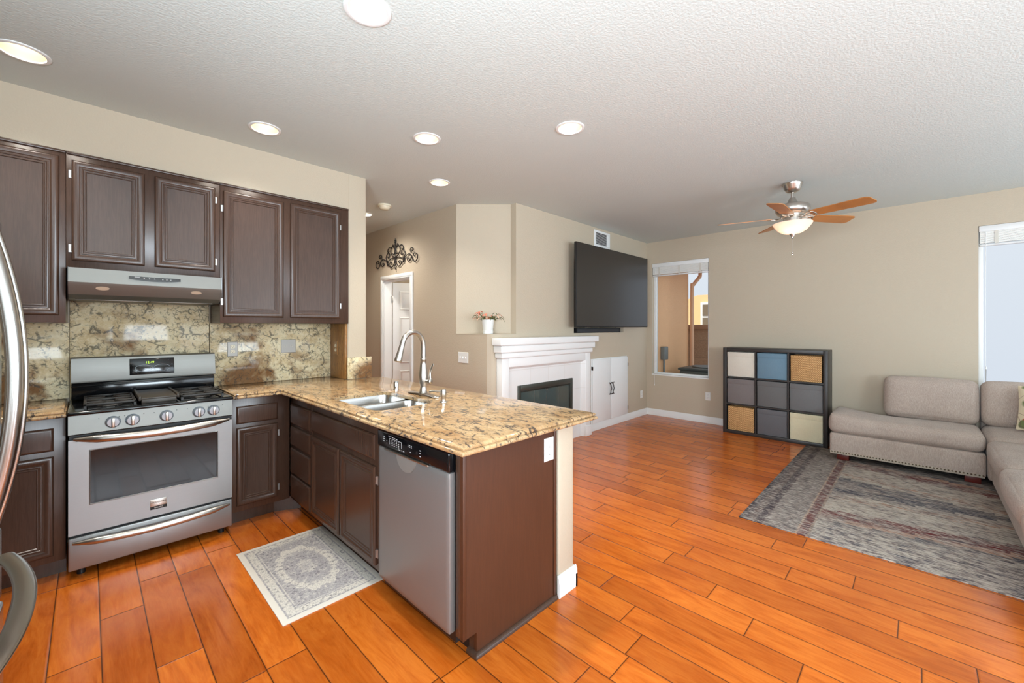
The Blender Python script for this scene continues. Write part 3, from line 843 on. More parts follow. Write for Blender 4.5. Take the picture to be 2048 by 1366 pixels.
# back riser and guard
B().box(RX0+.002, RX1-.01, 3.838, 3.895, .926, 1.033, .006).box(RX0+.002, RX1-.01, 3.826, 3.84, 1.008, 1.016, .002).done('back_riser', M['black'], t)
b = B().prism([(3.815, 1.036), (3.812, 1.048), (3.835, 1.190), (3.848, 1.198), (3.897, 1.198), (3.897, 1.036)], RX0+.001, RX1-.008, 'x')
bgd = b.done('back_guard', M['steel_soft'], t)
tl = math.atan2(.023, .142)
sl = Matrix.Rotation(tl, 3, 'X')   # local plane leaning back
def onguard(x, h, out=.0): return Vector((x, 3.812+.023*h/.142-out, 1.048+h))
def gpanel(b, x0, x1, h0, h1, th):
    o = onguard(x0, h0); V_ = (onguard(x0, h1)-o); N_ = Vector((0, -math.cos(tl), math.sin(tl)))*1
    b.panel(o, UX, V_.normalized(), N_, x1-x0, V_.length, [(0, -.001), (0, th*.6), (.003, th)]); return b
dsp = gpanel(B(), .196, .432, .018, .128, .004).done('display', M['black'], bgd)
text('clock_digits', '12:49', .021, onguard(.300, .100, .0058), (R(90)-tl, 0, 0), glow('clock_green', (.55, .9, .05, 1), 1.2), dsp)
M['btn'] = plain('button_print', C(190, 205, 215), .4)
for k, (xx, hh) in enumerate([(.212, .085), (.212, .06), (.212, .035), (.232, .035)]+[(.275+.026*q, .068-.006*abs(q-1.5)) for q in range(4)]+[(.40+.0, .112), (.42, .108), (.42, .085), (.42, .06), (.42, .035), (.375, .035), (.395, .038)]):
    gpanel(B(), xx-.003, xx+.003, hh-.003, hh+.003, .0046).done('button', M['btn'], dsp)
b = B()
for s_, cx in ((1, .268), (1, .365)):
    pts = [onguard(cx+.045*math.cos(a), .062+.022*math.sin(a), .0055) for a in [2*PI*k/24 for k in range(24)]]
    B().tube(pts, .0008, 5, closed=True).done('button_outline', M['btn'], dsp)

# ------------------------------------------------------------------ hood
t = thing('range_hood', 'low stainless range hood fixed beneath the short wall cabinet', 'hood', (.28, 3.7, 1.56))
HX0, HX1 = -.085, .651
b = B().prism([(3.905, 1.563), (3.56, 1.563), (3.51, 1.585), (3.475, 1.635), (3.468, 1.655), (3.474, 1.737), (3.905, 1.737)], HX0+.004, HX1-.004, 'x')
hb = b.done('hood_shell', M['steel_soft'], t, smooth=20)
for xx, m in ((HX0, 'blackmatte'), (HX1-.004, 'steel')):
    B().prism([(3.905, 1.560), (3.56, 1.560), (3.508, 1.583), (3.472, 1.633), (3.464, 1.655), (3.470, 1.740), (3.905, 1.740)], xx, xx+.004, 'x').done('side_plate', M[m], t, smooth=0)
b = B(); pts = []
for k in range(25):
    q = -1+2*k/24; pts.append((.30+.125*q, 1.700+.009*(1-q*q)*0+.008))
for k in range(24, -1, -1):
    q = -1+2*k/24; pts.append((.30+.125*q, 1.690-.010*(1-q*q)))
b.prism(pts, 3.4655, 3.475, 'y'); hc = b.done('control_strip', M['black'], t, smooth=0)
b = B()
M['hood_print'] = plain('hood_print', C(180, 180, 180), .4)
for q in (-.055, -.03, -.005, .035, .055, .075): B().lathe((.30+q, 3.4655, 1.697), [(.003, .001), (.003, -.0008), (0, -.001)], 10, 'y').done('button', M['hood_print'], hc)
B().box(.20, .225, 3.4648, 3.466, 1.702, 1.705).done('maker_mark', M['hood_print'], hc)
b = B().box(HX0+.03, .28, 3.60, 3.88, 1.556, 1.563, .002).box(.285, HX1-.03, 3.60, 3.88, 1.556, 1.563, .002)
b.done('grease_filter', plain('filter_mesh', C(120, 112, 102), .45, .8), t)
for xx in (.06, .51):
    B().lathe((xx, 3.492, 1.606), [(.030, 0), (.030, .001)], 20).done('hood_lamp', plain('hood_lamp_lens', C(150, 124, 104), .3, 0, .5, em=(1, .80, .62, 1), ems=.22), t)
    # lens tilts with the bevelled lip
    o = bpy.data.objects[-1] if False else COL.objects[-1]
    me = o.data
    for v in me.vertices:
        wco = v.co + ORG[o.name]; rel = wco-Vector((xx, 3.492, 1.606)); rel.y *= .42; rel.rotate(Matrix.Rotation(R(-55), 3, 'X')); v.co = Vector((xx, 3.4805, 1.6235))+rel-ORG[o.name]

# ------------------------------------------------------------------ dishwasher
t = thing('dishwasher', 'stainless dishwasher with black control strip in the peninsula', 'dishwasher', (1.35, 1.69, 0))
DY0, DY1 = 1.388, 1.998; DX = 1.048
B().box(1.085, 1.66, DY0+.004, DY1-.004, .06, .88).box(1.152, 1.17, DY0, DY1, 0, .1).done('tub', M['blackmatte'], t)
B().rbox(((DX+1.084)/2+.001, (DY0+DY1)/2, (.108+.783)/2), (1.084-DX+.002, DY1-DY0-.008, .675), .009, (.004, 0, 0), 8).done('door', M['steel_dw'], t, smooth=50)
cpn = B().box(DX-.004, 1.084, DY0+.002, DY1-.002, .785, .868, .008, 3).done('control_panel', M['black'], t)
b = B()
cyd = 1.72
prof = []
for k in range(13):
    a = PI+PI*k/12
    prof.append((cyd+.085*math.cos(a), .784+.075*math.sin(a)))
b.prism(prof, DX-.006, DX+.004, 'x'); hp_ = b.done('pocket_handle', plain('pocket_silver', C(150, 147, 142), .3, .4), t)
b = B().box(DX-.014, DX, cyd-.19, cyd+.19, .781, .789, .003); b.done('handle_lip', M['nickel'], t)
b = B(); rg = random.Random(3)
def mk(y, z, wd, h=.003): b.box(DX-.0045, DX-.003, y-wd/2, y+wd/2, z-h/2, z+h/2)
for k in range(3): mk(1.925-.0, .842-.011*k, .011)
for k in range(2): mk(1.90, .826-.012*k, .009)
for k in range(5): mk(1.875-.018*k, .852-.001*k, .012); 
for r_ in range(4):
    for k in range(4): mk(1.845-.02*k, .836-.008*r_, .010, .0026)
mk(1.815, .842, .11, .0015); mk(1.870, .828, .0015, .03); mk(1.760, .828, .0015, .03)
for k in range(3):
    for r_ in range(2): mk(1.70-.014*k, .842-.007*r_, .006)
mk(1.68, .812, .010); 
for k in range(3): mk(1.60, .836-.013*k, .010)
for k in range(3): mk(1.74+.02*k, .803, .012, .002)
b.done('panel_print', plain('panel_print_white', C(210, 212, 214), .4), cpn)
b = B()
M['button_black'] = plain('button_black', C(28, 29, 31), .25)
for yy in (1.905, 1.882, 1.69, 1.625): B().lathe((DX-.004, yy, .820), [(.009, 0), (.009, -.0012), (.0, -.0015)], 18, 'x').done('button', M['button_black'], cpn)

# ------------------------------------------------------------------ refrigerator (front edge at the left of the picture)
t = thing('refrigerator', 'stainless refrigerator with long bowed handles at the left edge', 'refrigerator', (-.57, 1.84, 0))
FXF = -.212; FYN, FYF = 1.38, 2.30
B().box(-.93, FXF-.052, FYN, FYF, .03, 1.76, .006).done('cabinet', plain('fridge_case_grey', C(92, 94, 96), .4), t)
B().box(FXF-.05, FXF, FYN, FYF, .705, 1.765, .012, 3).done('door', M['steel_fridge'], t)
B().box(FXF-.05, FXF, FYN, FYF, .447, .697, .012, 3).done('drawer', M['steel_fridge'], t)
dl = B().box(FXF-.05, FXF+.004, FYN, FYF, .06, .437, .012, 3).done('drawer', M['steel_fridge'], t)
pts = []; 
for k in range(29):
    q = -1+2*k/28; pts.append((FXF+.004+.060*(1-abs(q)**2), 1.86, 1.25+.44*q))
B().tube(pts, .0185, 16, flat=(1.0, 1.0)).tube([(p[0]+.019, p[1]+.018, p[2]) for p in pts], .007, 8).done('door_handle', M['steel_fridge'], t, smooth=60)
pts = []
for k in range(29):
    q = -1+2*k/28; pts.append((FXF+.006+.074*(1-abs(q)**2.2), 1.84+.445*q, .590))
B().tube(pts, .025, 16, flat=(1.0, .42), up=(0, 0, 1)).done('drawer_handle', M['nickel'], t, smooth=60)

# ------------------------------------------------------------------ wall plates
def plate(name, label, cat, o, U, N, gangs, kind, mat=M['whiteplastic'], group=None):
    """o: centre on the wall"""
    o, U, N = Vector(o), Vector(U), Vector(N)
    t = thing(name, label, cat, o, group)
    wd = .072+.046*(gangs-1); ht = .116
    B().panel(o-U*wd/2-ZV*ht/2, U, ZV, N, wd, ht, [(0, -.001), (0, .003), (.003, .0055)]).done('cover_plate', mat, t)
    for g in range(gangs):
        c = o+U*(-(gangs-1)*.023+.046*g)
        if kind == 'switch':
            B().panel(c-U*.005-ZV*.012, U, ZV, N, .010, .024, [(0, .005), (.001, .010), (.003, .014)], False).done('toggle', M['whiteplastic'], t)
        elif kind == 'phone':
            B().panel(c-U*.009-ZV*.009, U, ZV, N, .018, .018, [(0, .005), (.002, .006), (.003, .003)], False).done('jack', M['dark'] if False else M['ivory'], t)
        else:
            for s_ in (-1, 1):
                cc = c+ZV*.0195*s_
                rb = B(); pr_ = rrect(-.017, .017, -.014, .014, .010, 5)
                a = [rb.bm.verts.new(cc+U*p+ZV*q+N*.005) for p, q in pr_]; d2 = [rb.bm.verts.new(cc+U*p*.95+ZV*q*.95+N*.0075) for p, q in pr_]
                for k in range(len(a)): rb.bm.faces.new((a[k], a[(k+1) % len(a)], d2[(k+1) % len(a)], d2[k]))
                rb.bm.faces.new(d2); rc_ = rb.done('socket', M['ivory'] if kind == 'ivory' else M['whiteplastic'], t)
                sb = B()
                for du_ in (-.006, .006): sb.panel(cc+U*(du_-.001)-ZV*.0035+ZV*.003, U, ZV, N, .002, .007, [(0, .007), (0, .0078)], False)
                sb.panel(cc-U*.002-ZV*.009, U, ZV, N, .004, .004, [(0, .007), (0, .0078)], False)
                sb.done('slot', M['dark'], rc_)
    return t
NYv, NXv = (0, -1, 0), (-1, 0, 0)
steelplate = plain('nickel_plate', C(150, 146, 140), .4, .3)
plate('wall_outlet', 'silver plated outlet on the granite just right of the range', 'outlet', (.805, 3.906, 1.218), UX, NYv, 1, 'ivory', steelplate, 'wall outlets')
plate('phone_plate', 'square silver edged plate on the granite under the right wall cabinet', 'wall plate', (1.215, 3.906, 1.230), UX, NYv, 2, 'phone', steelplate)
plate('wall_outlet', 'tan outlet set in the brown granite side slab', 'outlet', (1.578, 3.785, 1.205), (0, -1, 0), NXv, 1, 'ivory', plain('brown_plate', C(150, 108, 62), .3), 'wall outlets')
plate('wall_outlet', 'white outlet high on the brown end panel under the worktop', 'outlet', (1.628, 1.334, .776), UX, NYv, 1, 'white', M['whiteplastic'], 'wall outlets')
plate('wall_outlet', 'white outlet low on the far wall beneath the narrow window', 'outlet', (FX, 2.178, .390), (0, -1, 0), NXv, 1, 'white', M['whiteplastic'], 'wall outlets')
plate('wall_outlet', 'white outlet low on the fireplace wall right of the white cupboard', 'outlet', (6.11, FY, .335), UX, NYv, 1, 'white', M['whiteplastic'], 'wall outlets')
plate('light_switch', 'square white switch plate on the taupe entry wall left of the fireplace', 'light switch', (EX, 3.498, 1.066), (0, -1, 0), NXv, 3, 'switch')

# ------------------------------------------------------------------ ceiling fixtures
CAN_L = ['recessed ceiling lamp above the left wall cabinet, at the left edge', 'recessed ceiling lamp nearest the camera, cut by the top edge', 'recessed ceiling lamp in front of the right wall cabinet',
         'recessed ceiling lamp above the sink and faucet', 'recessed ceiling lamp at the living room side, first from the ceiling fan', 'recessed ceiling lamp between the faucet and the entry wall', 'recessed ceiling lamp in the hall, half hidden behind the wall end']
M['baffle'] = plain('cream_baffle', C(214, 198, 160), .5)
for (cx, cy), lb in zip(CANS, CAN_L):
    t = thing('recessed_light', lb, 'ceiling light', (cx, cy, CZ), 'recessed ceiling lamps')
    B().lathe((cx, cy, CZ), [(.097, .0), (.0965, -.004), (.090, -.007), (.080, -.006), (.078, .0)], 40, cap=False).done('trim_ring', M['white'], t, smooth=50)
    B().lathe((cx, cy, CZ), [(.079, -.001), (.074, .03), (.066, .075), (.062, .10), (.0, .101)], 40, cap=False).done('baffle', M['baffle'], t, smooth=50)
    B().lathe((cx, cy, CZ+.062), [(.0, -.004), (.03, -.0035), (.05, 0), (.054, .01), (.054, .03)], 32, cap=False).done('bulb', M['bulb'], t, smooth=50)
    hall = cy > 4
    l = lamp('lamp_light', 'SPOT', (0, 0, .050), LAMP_W*(1.5 if hall else 1), (1, .95, .87), (0, 0, 0), spot_size=R(155 if hall else 118), spot_blend=1.0, shadow_soft_size=.05); l.parent = t
sm = thing('smoke_detector', 'round ivory smoke detector on the hall ceiling', 'smoke detector', (2.289, 4.211, CZ))
B().lathe((2.289, 4.211, CZ), [(.072, 0), (.074, -.012), (.070, -.018)], 32).done('base', M['ivory'], sm, smooth=50)
B().lathe((2.289, 4.211, CZ-.018), [(.060, 0), (.058, -.014), (.046, -.030), (.0, -.033)], 32).done('cover', M['ivory'], sm, smooth=50)

# ceiling fan
fx0, fy0 = 4.628, .842
t = thing('ceiling_fan', 'brushed nickel ceiling fan with five wooden blades and a lit bowl', 'ceiling fan', (fx0, fy0, CZ))
Cn = (fx0, fy0, 0)
B().lathe(Cn, [(.082, CZ), (.082, CZ-.008), (.074, CZ-.02), (.066, CZ-.055), (.048, CZ-.078), (.030, CZ-.086), (.016, CZ-.088)], 32).done('ceiling_plate', M['nickel'], t, smooth=45)
B().lathe(Cn, [(.0125, CZ-.07), (.0125, CZ-.14), (.024, CZ-.135), (.030, CZ-.15), (.044, CZ-.185), (.048, CZ-.195)], 24).done('downrod', M['nickel'], t, smooth=45)
B().lathe(Cn, [(.05, CZ-.192), (.100, CZ-.198), (.132, CZ-.212), (.140, CZ-.235), (.138, CZ-.262), (.124, CZ-.285), (.098, CZ-.298), (.096, CZ-.318), (.080, CZ-.322)], 40).done('motor', M['nickel'], t, smooth=45)
B().lathe(Cn, [(.072, CZ-.318), (.072, CZ-.362), (.085, CZ-.366), (.100, CZ-.372), (.100, CZ-.380), (.06, CZ-.382)], 40).done('light_fitter', M['nickel'], t, smooth=45)
tb = NT('fan_blade_wood'); g = tb.noise(4, 3, .5, .5)
M['blade'] = tb.pr(color=tb.ramp(g, [(.3, C(166, 104, 46)), (.6, C(182, 118, 56)), (.8, C(172, 110, 50))]), rough=.4)
for th in (-64, 8, 80, 152, 224):
    a = R(th-45.62)
    Mx = Matrix.Translation((fx0, fy0, CZ-.318)) @ Matrix.Rotation(a, 4, 'Z') @ Matrix.Rotation(R(-13), 4, 'X')
    pl = [(.16, -.048), (.20, -.058), (.52, -.068), (.595, -.066), (.618, -.052), (.630, .040), (.620, .062), (.595, .070), (.50, .068), (.20, .056), (.16, .046)]
    b = B().prism(pl, -.003, .003)
    for v in b.bm.verts: v.co = Mx @ v.co
    bl_ = b.done('blade', M['blade'], t, smooth=0)
    b = B()
    b.tube(spline([(.085, 0, -.006), (.12, .02, -.012), (.15, .045, -.008), (.185, .040, -.0055), (.20, 0, -.0055), (.185, -.040, -.0055), (.15, -.045, -.008), (.12, -.02, -.012), (.085, 0, -.006)], 5), .006, 8)
    b.tube([(.085, 0, -.004), (.12, 0, -.010), (.19, 0, -.006)], .007, 8)
    for v in b.bm.verts: v.co = Mx @ v.co
    b.done('blade_arm', M['nickel'], bl_, smooth=60)
tg = NT('frosted_bowl_glass')
tl_ = tg.N('ShaderNodeBsdfTranslucent'); tl_.inputs[0].default_value = C(255, 226, 208)
df = tg.N('ShaderNodeBsdfDiffuse'); df.inputs[0].default_value = C(250, 228, 214)
em = tg.N('ShaderNodeEmission'); em.inputs[0].default_value = (1, .74, .58, 1); em.inputs[1].default_value = .12
mxs = tg.N('ShaderNodeMixShader'); mxs.inputs[0].default_value = .45; ad = tg.N('ShaderNodeAddShader')
tg.l.new(df.outputs[0], mxs.inputs[1]); tg.l.new(tl_.outputs[0], mxs.inputs[2]); tg.l.new(mxs.outputs[0], ad.inputs[0]); tg.l.new(em.outputs[0], ad.inputs[1])
tg.l.new(ad.outputs[0], tg.n['Material Output'].inputs[0]); M['bowl'] = tg.m
B().lathe(Cn, [(.160, CZ-.376), (.154, CZ-.388), (.138, CZ-.412), (.112, CZ-.442), (.075, CZ-.464), (.03, CZ-.473), (.0, CZ-.474)], 40, cap=False).done('glass_bowl', M['bowl'], t, smooth=60)
B().lathe(Cn, [(.0, CZ-.520), (.009, CZ-.517), (.008, CZ-.508), (.012, CZ-.498), (.024, CZ-.478), (.024, CZ-.470)], 20).done('finial', M['nickel'], t, smooth=45)
b = B().tube([(fx0, fy0, CZ-.52), (fx0, fy0, CZ-.645)], .0016, 6)
b.lathe((fx0, fy0, CZ-.672), [(.0, 0), (.006, .002), (.0065, .008), (.004, .012), (.009, .018), (.009, .026), (.0, .030)], 14)
b.done('pull_chain', M['nickel'], t)
for s_ in (-1, 1):
    B().lathe((fx0+.05*s_, fy0, CZ-.425), [(.0, 0), (.014, .006), (.019, .02), (.014, .036), (.008, .046)], 16).done('bulb', glow('fan_bulb', (1, .85, .62, 1), 5), t, smooth=60)
    l = lamp('fan_lamp_light', 'POINT', (.05*s_, 0, -.408), 1.1, (1, .80, .58), shadow_soft_size=.03); l.parent = t

# ------------------------------------------------------------------ air vent, wall art, plant, television
t = thing('air_vent', 'white air vent grille high on the wall above the television', 'vent', (4.965, FY, 2.49))
b = B(); vx0, vx1, vz0, vz1 = 4.765, 5.165, 2.49, 2.71
b.box(vx0, vx1, FY-.008, FY, vz0, vz0+.03, .002).box(vx0, vx1, FY-.008, FY, vz1-.03, vz1, .002).box(vx0, vx0+.045, FY-.008, FY, vz0+.03, vz1-.03, .002).box(vx1-.085, vx1, FY-.008, FY, vz0+.03, vz1-.03, .002)
b.done('frame', M['white'], t)
B().box(vx0+.04, vx1-.08, FY-.002, FY+.0, vz0+.025, vz1-.025).done('duct_shade_sheet', M['dark'], t)  # dark sheet on the wall, standing for the shade behind the slats
b = B()
for k in range(10):
    zz = vz0+.04+.0155*k; b.prism([(FY-.002, zz), (FY-.010, zz-.006), (FY-.0085, zz-.008), (FY-.002, zz-.003)], vx0+.04, vx1-.08, 'x')
b.done('slat', M['white'], t)

# scrollwork
t = None
half = [[(662, 958), (690, 937), (735, 946), (765, 932), (800, 905), (825, 912), (828, 945), (806, 978), (788, 962), (800, 944), (810, 955)],
        [(808, 900), (830, 918), (845, 960), (868, 977), (890, 945), (886, 905), (862, 893), (852, 915), (866, 926)],
        [(828, 890), (819, 862), (834, 840), (850, 856), (842, 874), (834, 866)],
        [(662, 945), (698, 905), (713, 855), (694, 815), (668, 850), (668, 895), (684, 902), (690, 885)],
        [(745, 962), (766, 905), (748, 862), (724, 880), (728, 915), (744, 908), (742, 896)],
        [(708, 835), (716, 814), (734, 812), (747, 838), (740, 857), (731, 846)],
        [(664, 965), (676, 1012), (700, 1032), (722, 1012), (727, 985), (708, 974), (698, 990), (708, 1002)],
        [(722, 1008), (742, 985), (760, 940), (752, 985), (744, 990)],
        [(661, 805), (672, 820), (690, 812), (686, 798), (680, 806)]]
acy, acz = 4.885, 2.35
def sp2(x, y, sgn):
    u_ = (x-660)*.00226; v_ = (950-(y+56*(x-660)/235))*.00124+.0
    return Vector((EX-.016, acy-sgn*u_, acz-.052+v_+.0))
b = B()
for c in half:
    for sg in (1, -1):
        pts = spline([sp2(x, y, sg) for x, y in c], 6); n = len(pts)
        b.tube(pts, .0062, 7)
b.tube([sp2(660, 742, 1), sp2(660, 800, 1), sp2(660, 840, 1), sp2(660, 950, 1), sp2(660, 1012, 1)], [.003, .007, .007, .006, .006], 8)
for zz in (765, 785): b.rbox(sp2(660, zz, 1), (.014, .026, .022), .006, n=4)
for sg in (1, -1): b.tube(spline([sp2(660, 1008, 1), sp2(668, 1036, sg), sp2(661, 1068, 1)], 6), .0055, 7)
for x_, y_ in ((664, 955), (800, 906)):
    for sg in (1, -1):
        p = sp2(x_, y_, sg); b.tube([p, p+Vector((.016, 0, 0))], .004, 6)
tag(b.done('scroll_wall_art', M['iron'], smooth=60), 'black wrought iron scrollwork hanging above the entry door', 'wall decor')

# potted plant on the niche ledge
pc_ = (2.975, 3.270)
t = thing('potted_plant', 'small pink and green leafy plant in a white pot on the niche ledge', 'plant', (*pc_, 1.322))
B().lathe((*pc_, 1.322), [(.052, 0), (.056, .002), (.057, .034), (.053, .036), (.050, .030)], 28).done('saucer', M['whiteplastic'], t, smooth=50)
B().lathe((*pc_, 1.324), [(.047, 0), (.050, .004), (.066, .138), (.067, .15), (.062, .15), (.060, .135), (.0, .132)], 28).done('pot', M['whiteplastic'], t, smooth=50)
rg = random.Random(11)
def leaf(b, base, tip, wd, droop=.02):
    base, tip = Vector(base), Vector(tip); ax = tip-base; side = ax.cross(ZV).normalized() if ax.cross(ZV).length > 1e-4 else Vector((1, 0, 0))
    up_ = side.cross(ax).normalized(); n = 6; rows = []
    for k in range(n+1):
        q = k/n; c = base+ax*q+up_*(.012*math.sin(q*PI))-ZV*droop*q*q; ww = wd*math.sin(PI*min(1, q*.93+.07))**.8*(1-.3*q)
        rows.append([b.bm.verts.new(c-side*ww+up_*.004), b.bm.verts.new(c), b.bm.verts.new(c+side*ww+up_*.004)])
    for r0, r1 in zip(rows, rows[1:]):
        for k in range(2): b.bm.faces.new((r0[k], r0[k+1], r1[k+1], r1[k]))
leafm = [plain('leaf_green', C(82, 96, 48), .5), plain('leaf_dark_green', C(52, 66, 36), .5), plain('leaf_coral', C(214, 128, 104), .5), plain('leaf_pale_pink', C(226, 186, 160), .5)]
top = Vector((*pc_, 1.455))
sb = B()
for k in range(46):
    a = rg.uniform(0, 2*PI); el = rg.uniform(.25, 1.25); ln = rg.uniform(.06, .12)*(.5 if math.cos(a)*.703+math.sin(a)*.711 > .2 else 1)
    st = top+Vector((math.cos(a)*.03, math.sin(a)*.03, 0))
    mid = st+Vector((math.cos(a)*math.cos(el), math.sin(a)*math.cos(el), math.sin(el)))*ln
    sb.tube([st-ZV*.02, (st+mid)/2+ZV*.006, mid], .0018, 5)
    tip = mid+Vector((math.cos(a), math.sin(a), rg.uniform(-.5, .35)))*rg.uniform(.035, .06)*(.45 if math.cos(a)*.703+math.sin(a)*.711 > .2 else 1)
    lm = leafm[(2 if (el > .7 and rg.random() < .7) else (3 if rg.random() < .18 else rg.choice((0, 0, 1))))]
    lb_ = B(); leaf(lb_, mid, tip, rg.uniform(.012, .02)); lb_.done('leaf', lm, t, smooth=80)
sb.done('stem', leafm[0], t, smooth=60)

# television and soundbar
t = thing('television', 'very large flat black television mounted on the fireplace wall', 'television', (5.06, 2.97, 1.389))
TX0, TX1, TZ0, TZ1 = 4.132, 5.985, 1.392, 2.436
B().box(TX0, TX1, 2.955, 2.988, TZ0, TZ1, .004).done('case', M['blackmatte'], t)
B().box(TX0+.008, TX1-.008, 2.9535, 2.956, TZ0+.016, TZ1-.008).done('screen', plain('tv_screen', C(24, 21, 19), .34, 0, 1.0), t)
b = B().box(4.6, 5.5, 2.988, 3.02, 1.6, 2.2, .004).box(4.9, 5.2, 3.02, FY+.42, 1.75, 2.05, .004); b.done('wall_mount', M['blackmatte'], t)
t = thing('soundbar', 'slim black soundbar in the recess under the television', 'soundbar', (4.93, 3.19, 1.32))
B().box(4.40, 5.46, 3.13, 3.24, 1.320, 1.378, .012, 3).done('body', plain('speaker_cloth', C(52, 52, 54), .7), t)
b = B().box(4.385, 4.40, 3.128, 3.242, 1.319, 1.380, .003).box(5.46, 5.475, 3.128, 3.242, 1.319, 1.380, .003); b.done('end_cap', M['blackmatte'], t)

# ------------------------------------------------------------------ fireplace
t = thing('fireplace_mantel', 'white fireplace surround with a stepped mantel shelf', 'fireplace', (3.76, 3.05, 0))
def tier(x0, x1, y0, z0, z1): B().box(x0, x1, y0, FY, z0, z1, .014, 4).done('mantel_tier', M['white'], t)
tier(2.885, 4.664, 2.972, 1.203, 1.282); tier(2.908, 4.606, 2.990, 1.128, 1.203); tier(2.930, 4.572, 3.006, 1.070, 1.128)
for x0, x1 in ((2.955, 3.058), (4.443, 4.553)):
    lg = B().box(x0, x1, 3.030, FY, 0, 1.069, .008, 3).done('column', M['white'], t)
    B().box(x0-.008, x1+.012, 3.018, FY, 0, .13, .006, 3).done('plinth', M['white'], lg)
B().box(3.058, 4.443, 3.030, FY, .975, 1.069, .006, 3).done('header', M['white'], t)
tt = NT('white_hearth_tile')
br = tt.N('ShaderNodeTexBrick'); br.offset = 0; tt.l.new(tt.map((1, 1, 1), rot=(R(90), 0, 0)), br.inputs['Vector'])
br.inputs['Scale'].default_value = 1; br.inputs['Brick Width'].default_value = .31; br.inputs['Row Height'].default_value = .31; br.inputs['Mortar Size'].default_value = .004
br.inputs['Color1'].default_value = C(225, 226, 225); br.inputs['Color2'].default_value = C(221, 222, 221); br.inputs['Mortar'].default_value = C(214, 213, 210)
tt.pr(color=br.outputs[0], rough=.25)
b = B().gridwall('y', 3.085, FY-3.085, 3.058, 4.443, 0, .975, [FB])
# bevelled returns between the columns and the tile
b.prism([(3.058, 3.034), (3.085, 3.085), (3.058, 3.085)], 0, .975).prism([(4.443, 3.034), (4.416, 3.085), (4.443, 3.085)], 0, .975)
b.prism([(3.034, .975), (3.085, .948), (3.085, .975)], 3.058, 4.443, 'x')
b.done('tile_surround', tt.m, t, smooth=0)
t = thing('fireplace_insert', 'dark metal firebox with folding glass doors inside the white surround', 'fireplace insert', (3.735, 3.2, .1))
b = B()
x0, x1, z0, z1 = FB[0]+.002, FB[1]-.002, FB[2]+.002, FB[3]-.002
fm = plain('firebox_bronze', C(78, 80, 74), .38, .6)
for (a, c, e, f) in ((x0, x0+.045, z0, z1), (x1-.045, x1, z0, z1), (x0+.045, x1-.045, z1-.06, z1), (x0+.045, x1-.045, z0, z0+.06)):
    b.box(a, c, 3.078, 3.118, e, f, .005)
b.done('door_frame', fm, t)
b = B()
for (a, c, e, f) in ((x0+.045, x0+.06, z0+.06, z1-.06), (x1-.06, x1-.045, z0+.06, z1-.06), (x0+.06, x1-.06, z1-.078, z1-.06), (x0+.06, x1-.06, z0+.06, z0+.078)):
    b.box(a, c, 3.086, 3.112, e, f, .004)
b.done('door_track', plain('firebox_track', C(54, 56, 52), .35, .6), t)
gm = NT('firebox_glass'); gmm = gm.pr(color=C(66, 78, 77), rough=.07, spec=.8)
gw = (x1-x0-.12)/4
for k in range(4):
    a = x0+.06+gw*k
    gl_ = B().box(a+.002, a+gw-.002, 3.094, 3.100, z0+.078, z1-.078).done('glass_door', gmm, t)
    B().box(a, a+.004, 3.092, 3.102, z0+.078, z1-.078).done('door_edge', plain('door_edge_steel', C(150, 156, 154), .3, .7), gl_)
b = B().lathe((3.735, 3.094, z1-.085), [(.010, 0), (.010, -.008), (.006, -.014), (.0, -.016)], 14, 'y'); b.done('knob', M['nickel'], t)
B().box(x0, x1, FY+.44, FY+.45, z0, z1).box(x0, x0+.01, 3.118, FY+.44, z0, z1).box(x1-.01, x1, 3.118, FY+.44, z0, z1).box(x0, x1, 3.118, FY+.44, z0, z0+.01).box(x0, x1, 3.118, FY+.44, z1-.01, z1).done('firebox_liner', M['blackmatte'], t)

# white built-in cupboard
t = thing('wall_cupboard', 'white built-in cupboard with two plain doors beside the fireplace', 'cupboard', (5.165, 3.11, .1))
B().box(4.685, 5.640, 3.112, FY, .098, .966, .002).done('frame', M['white'], t)
for x0, x1, hs, hx_ in ((4.700, 5.160, 4.697, 5.130), (5.166, 5.628, 5.631, 5.192)):
    dd = B().box(x0, x1, 3.092, 3.1115, .108, .956, .003).done('door', M['white'], t)
    b = B()
    b.tube(spline([(hx_, 3.082, .455), (hx_-.008, 3.070, .50), (hx_+.006, 3.068, .53), (hx_-.004, 3.070, .57), (hx_, 3.082, .60)], 5), .0055, 8)
    for zz in (.455, .60):
        b.tube([(hx_, 3.082, zz), (hx_, 3.093, zz)], .007, 8)
        for sg in (-1, 1): b.tube(spline([(hx_, 3.082, zz), (hx_+.016*sg, 3.080, zz+.008), (hx_+.026*sg, 3.080, zz-.006 if zz < .5 else zz+.02)], 4), .004, 6)
    b.done('handle', M['iron'], dd, smooth=60)
    b = B()
    for zz in (.20, .84): b.box(hs-.005, hs+.005, 3.087, 3.112, zz-.025, zz+.025, .002)
    b.done('hinge', plain('bronze_hinge', C(60, 52, 46), .4, .6), dd)

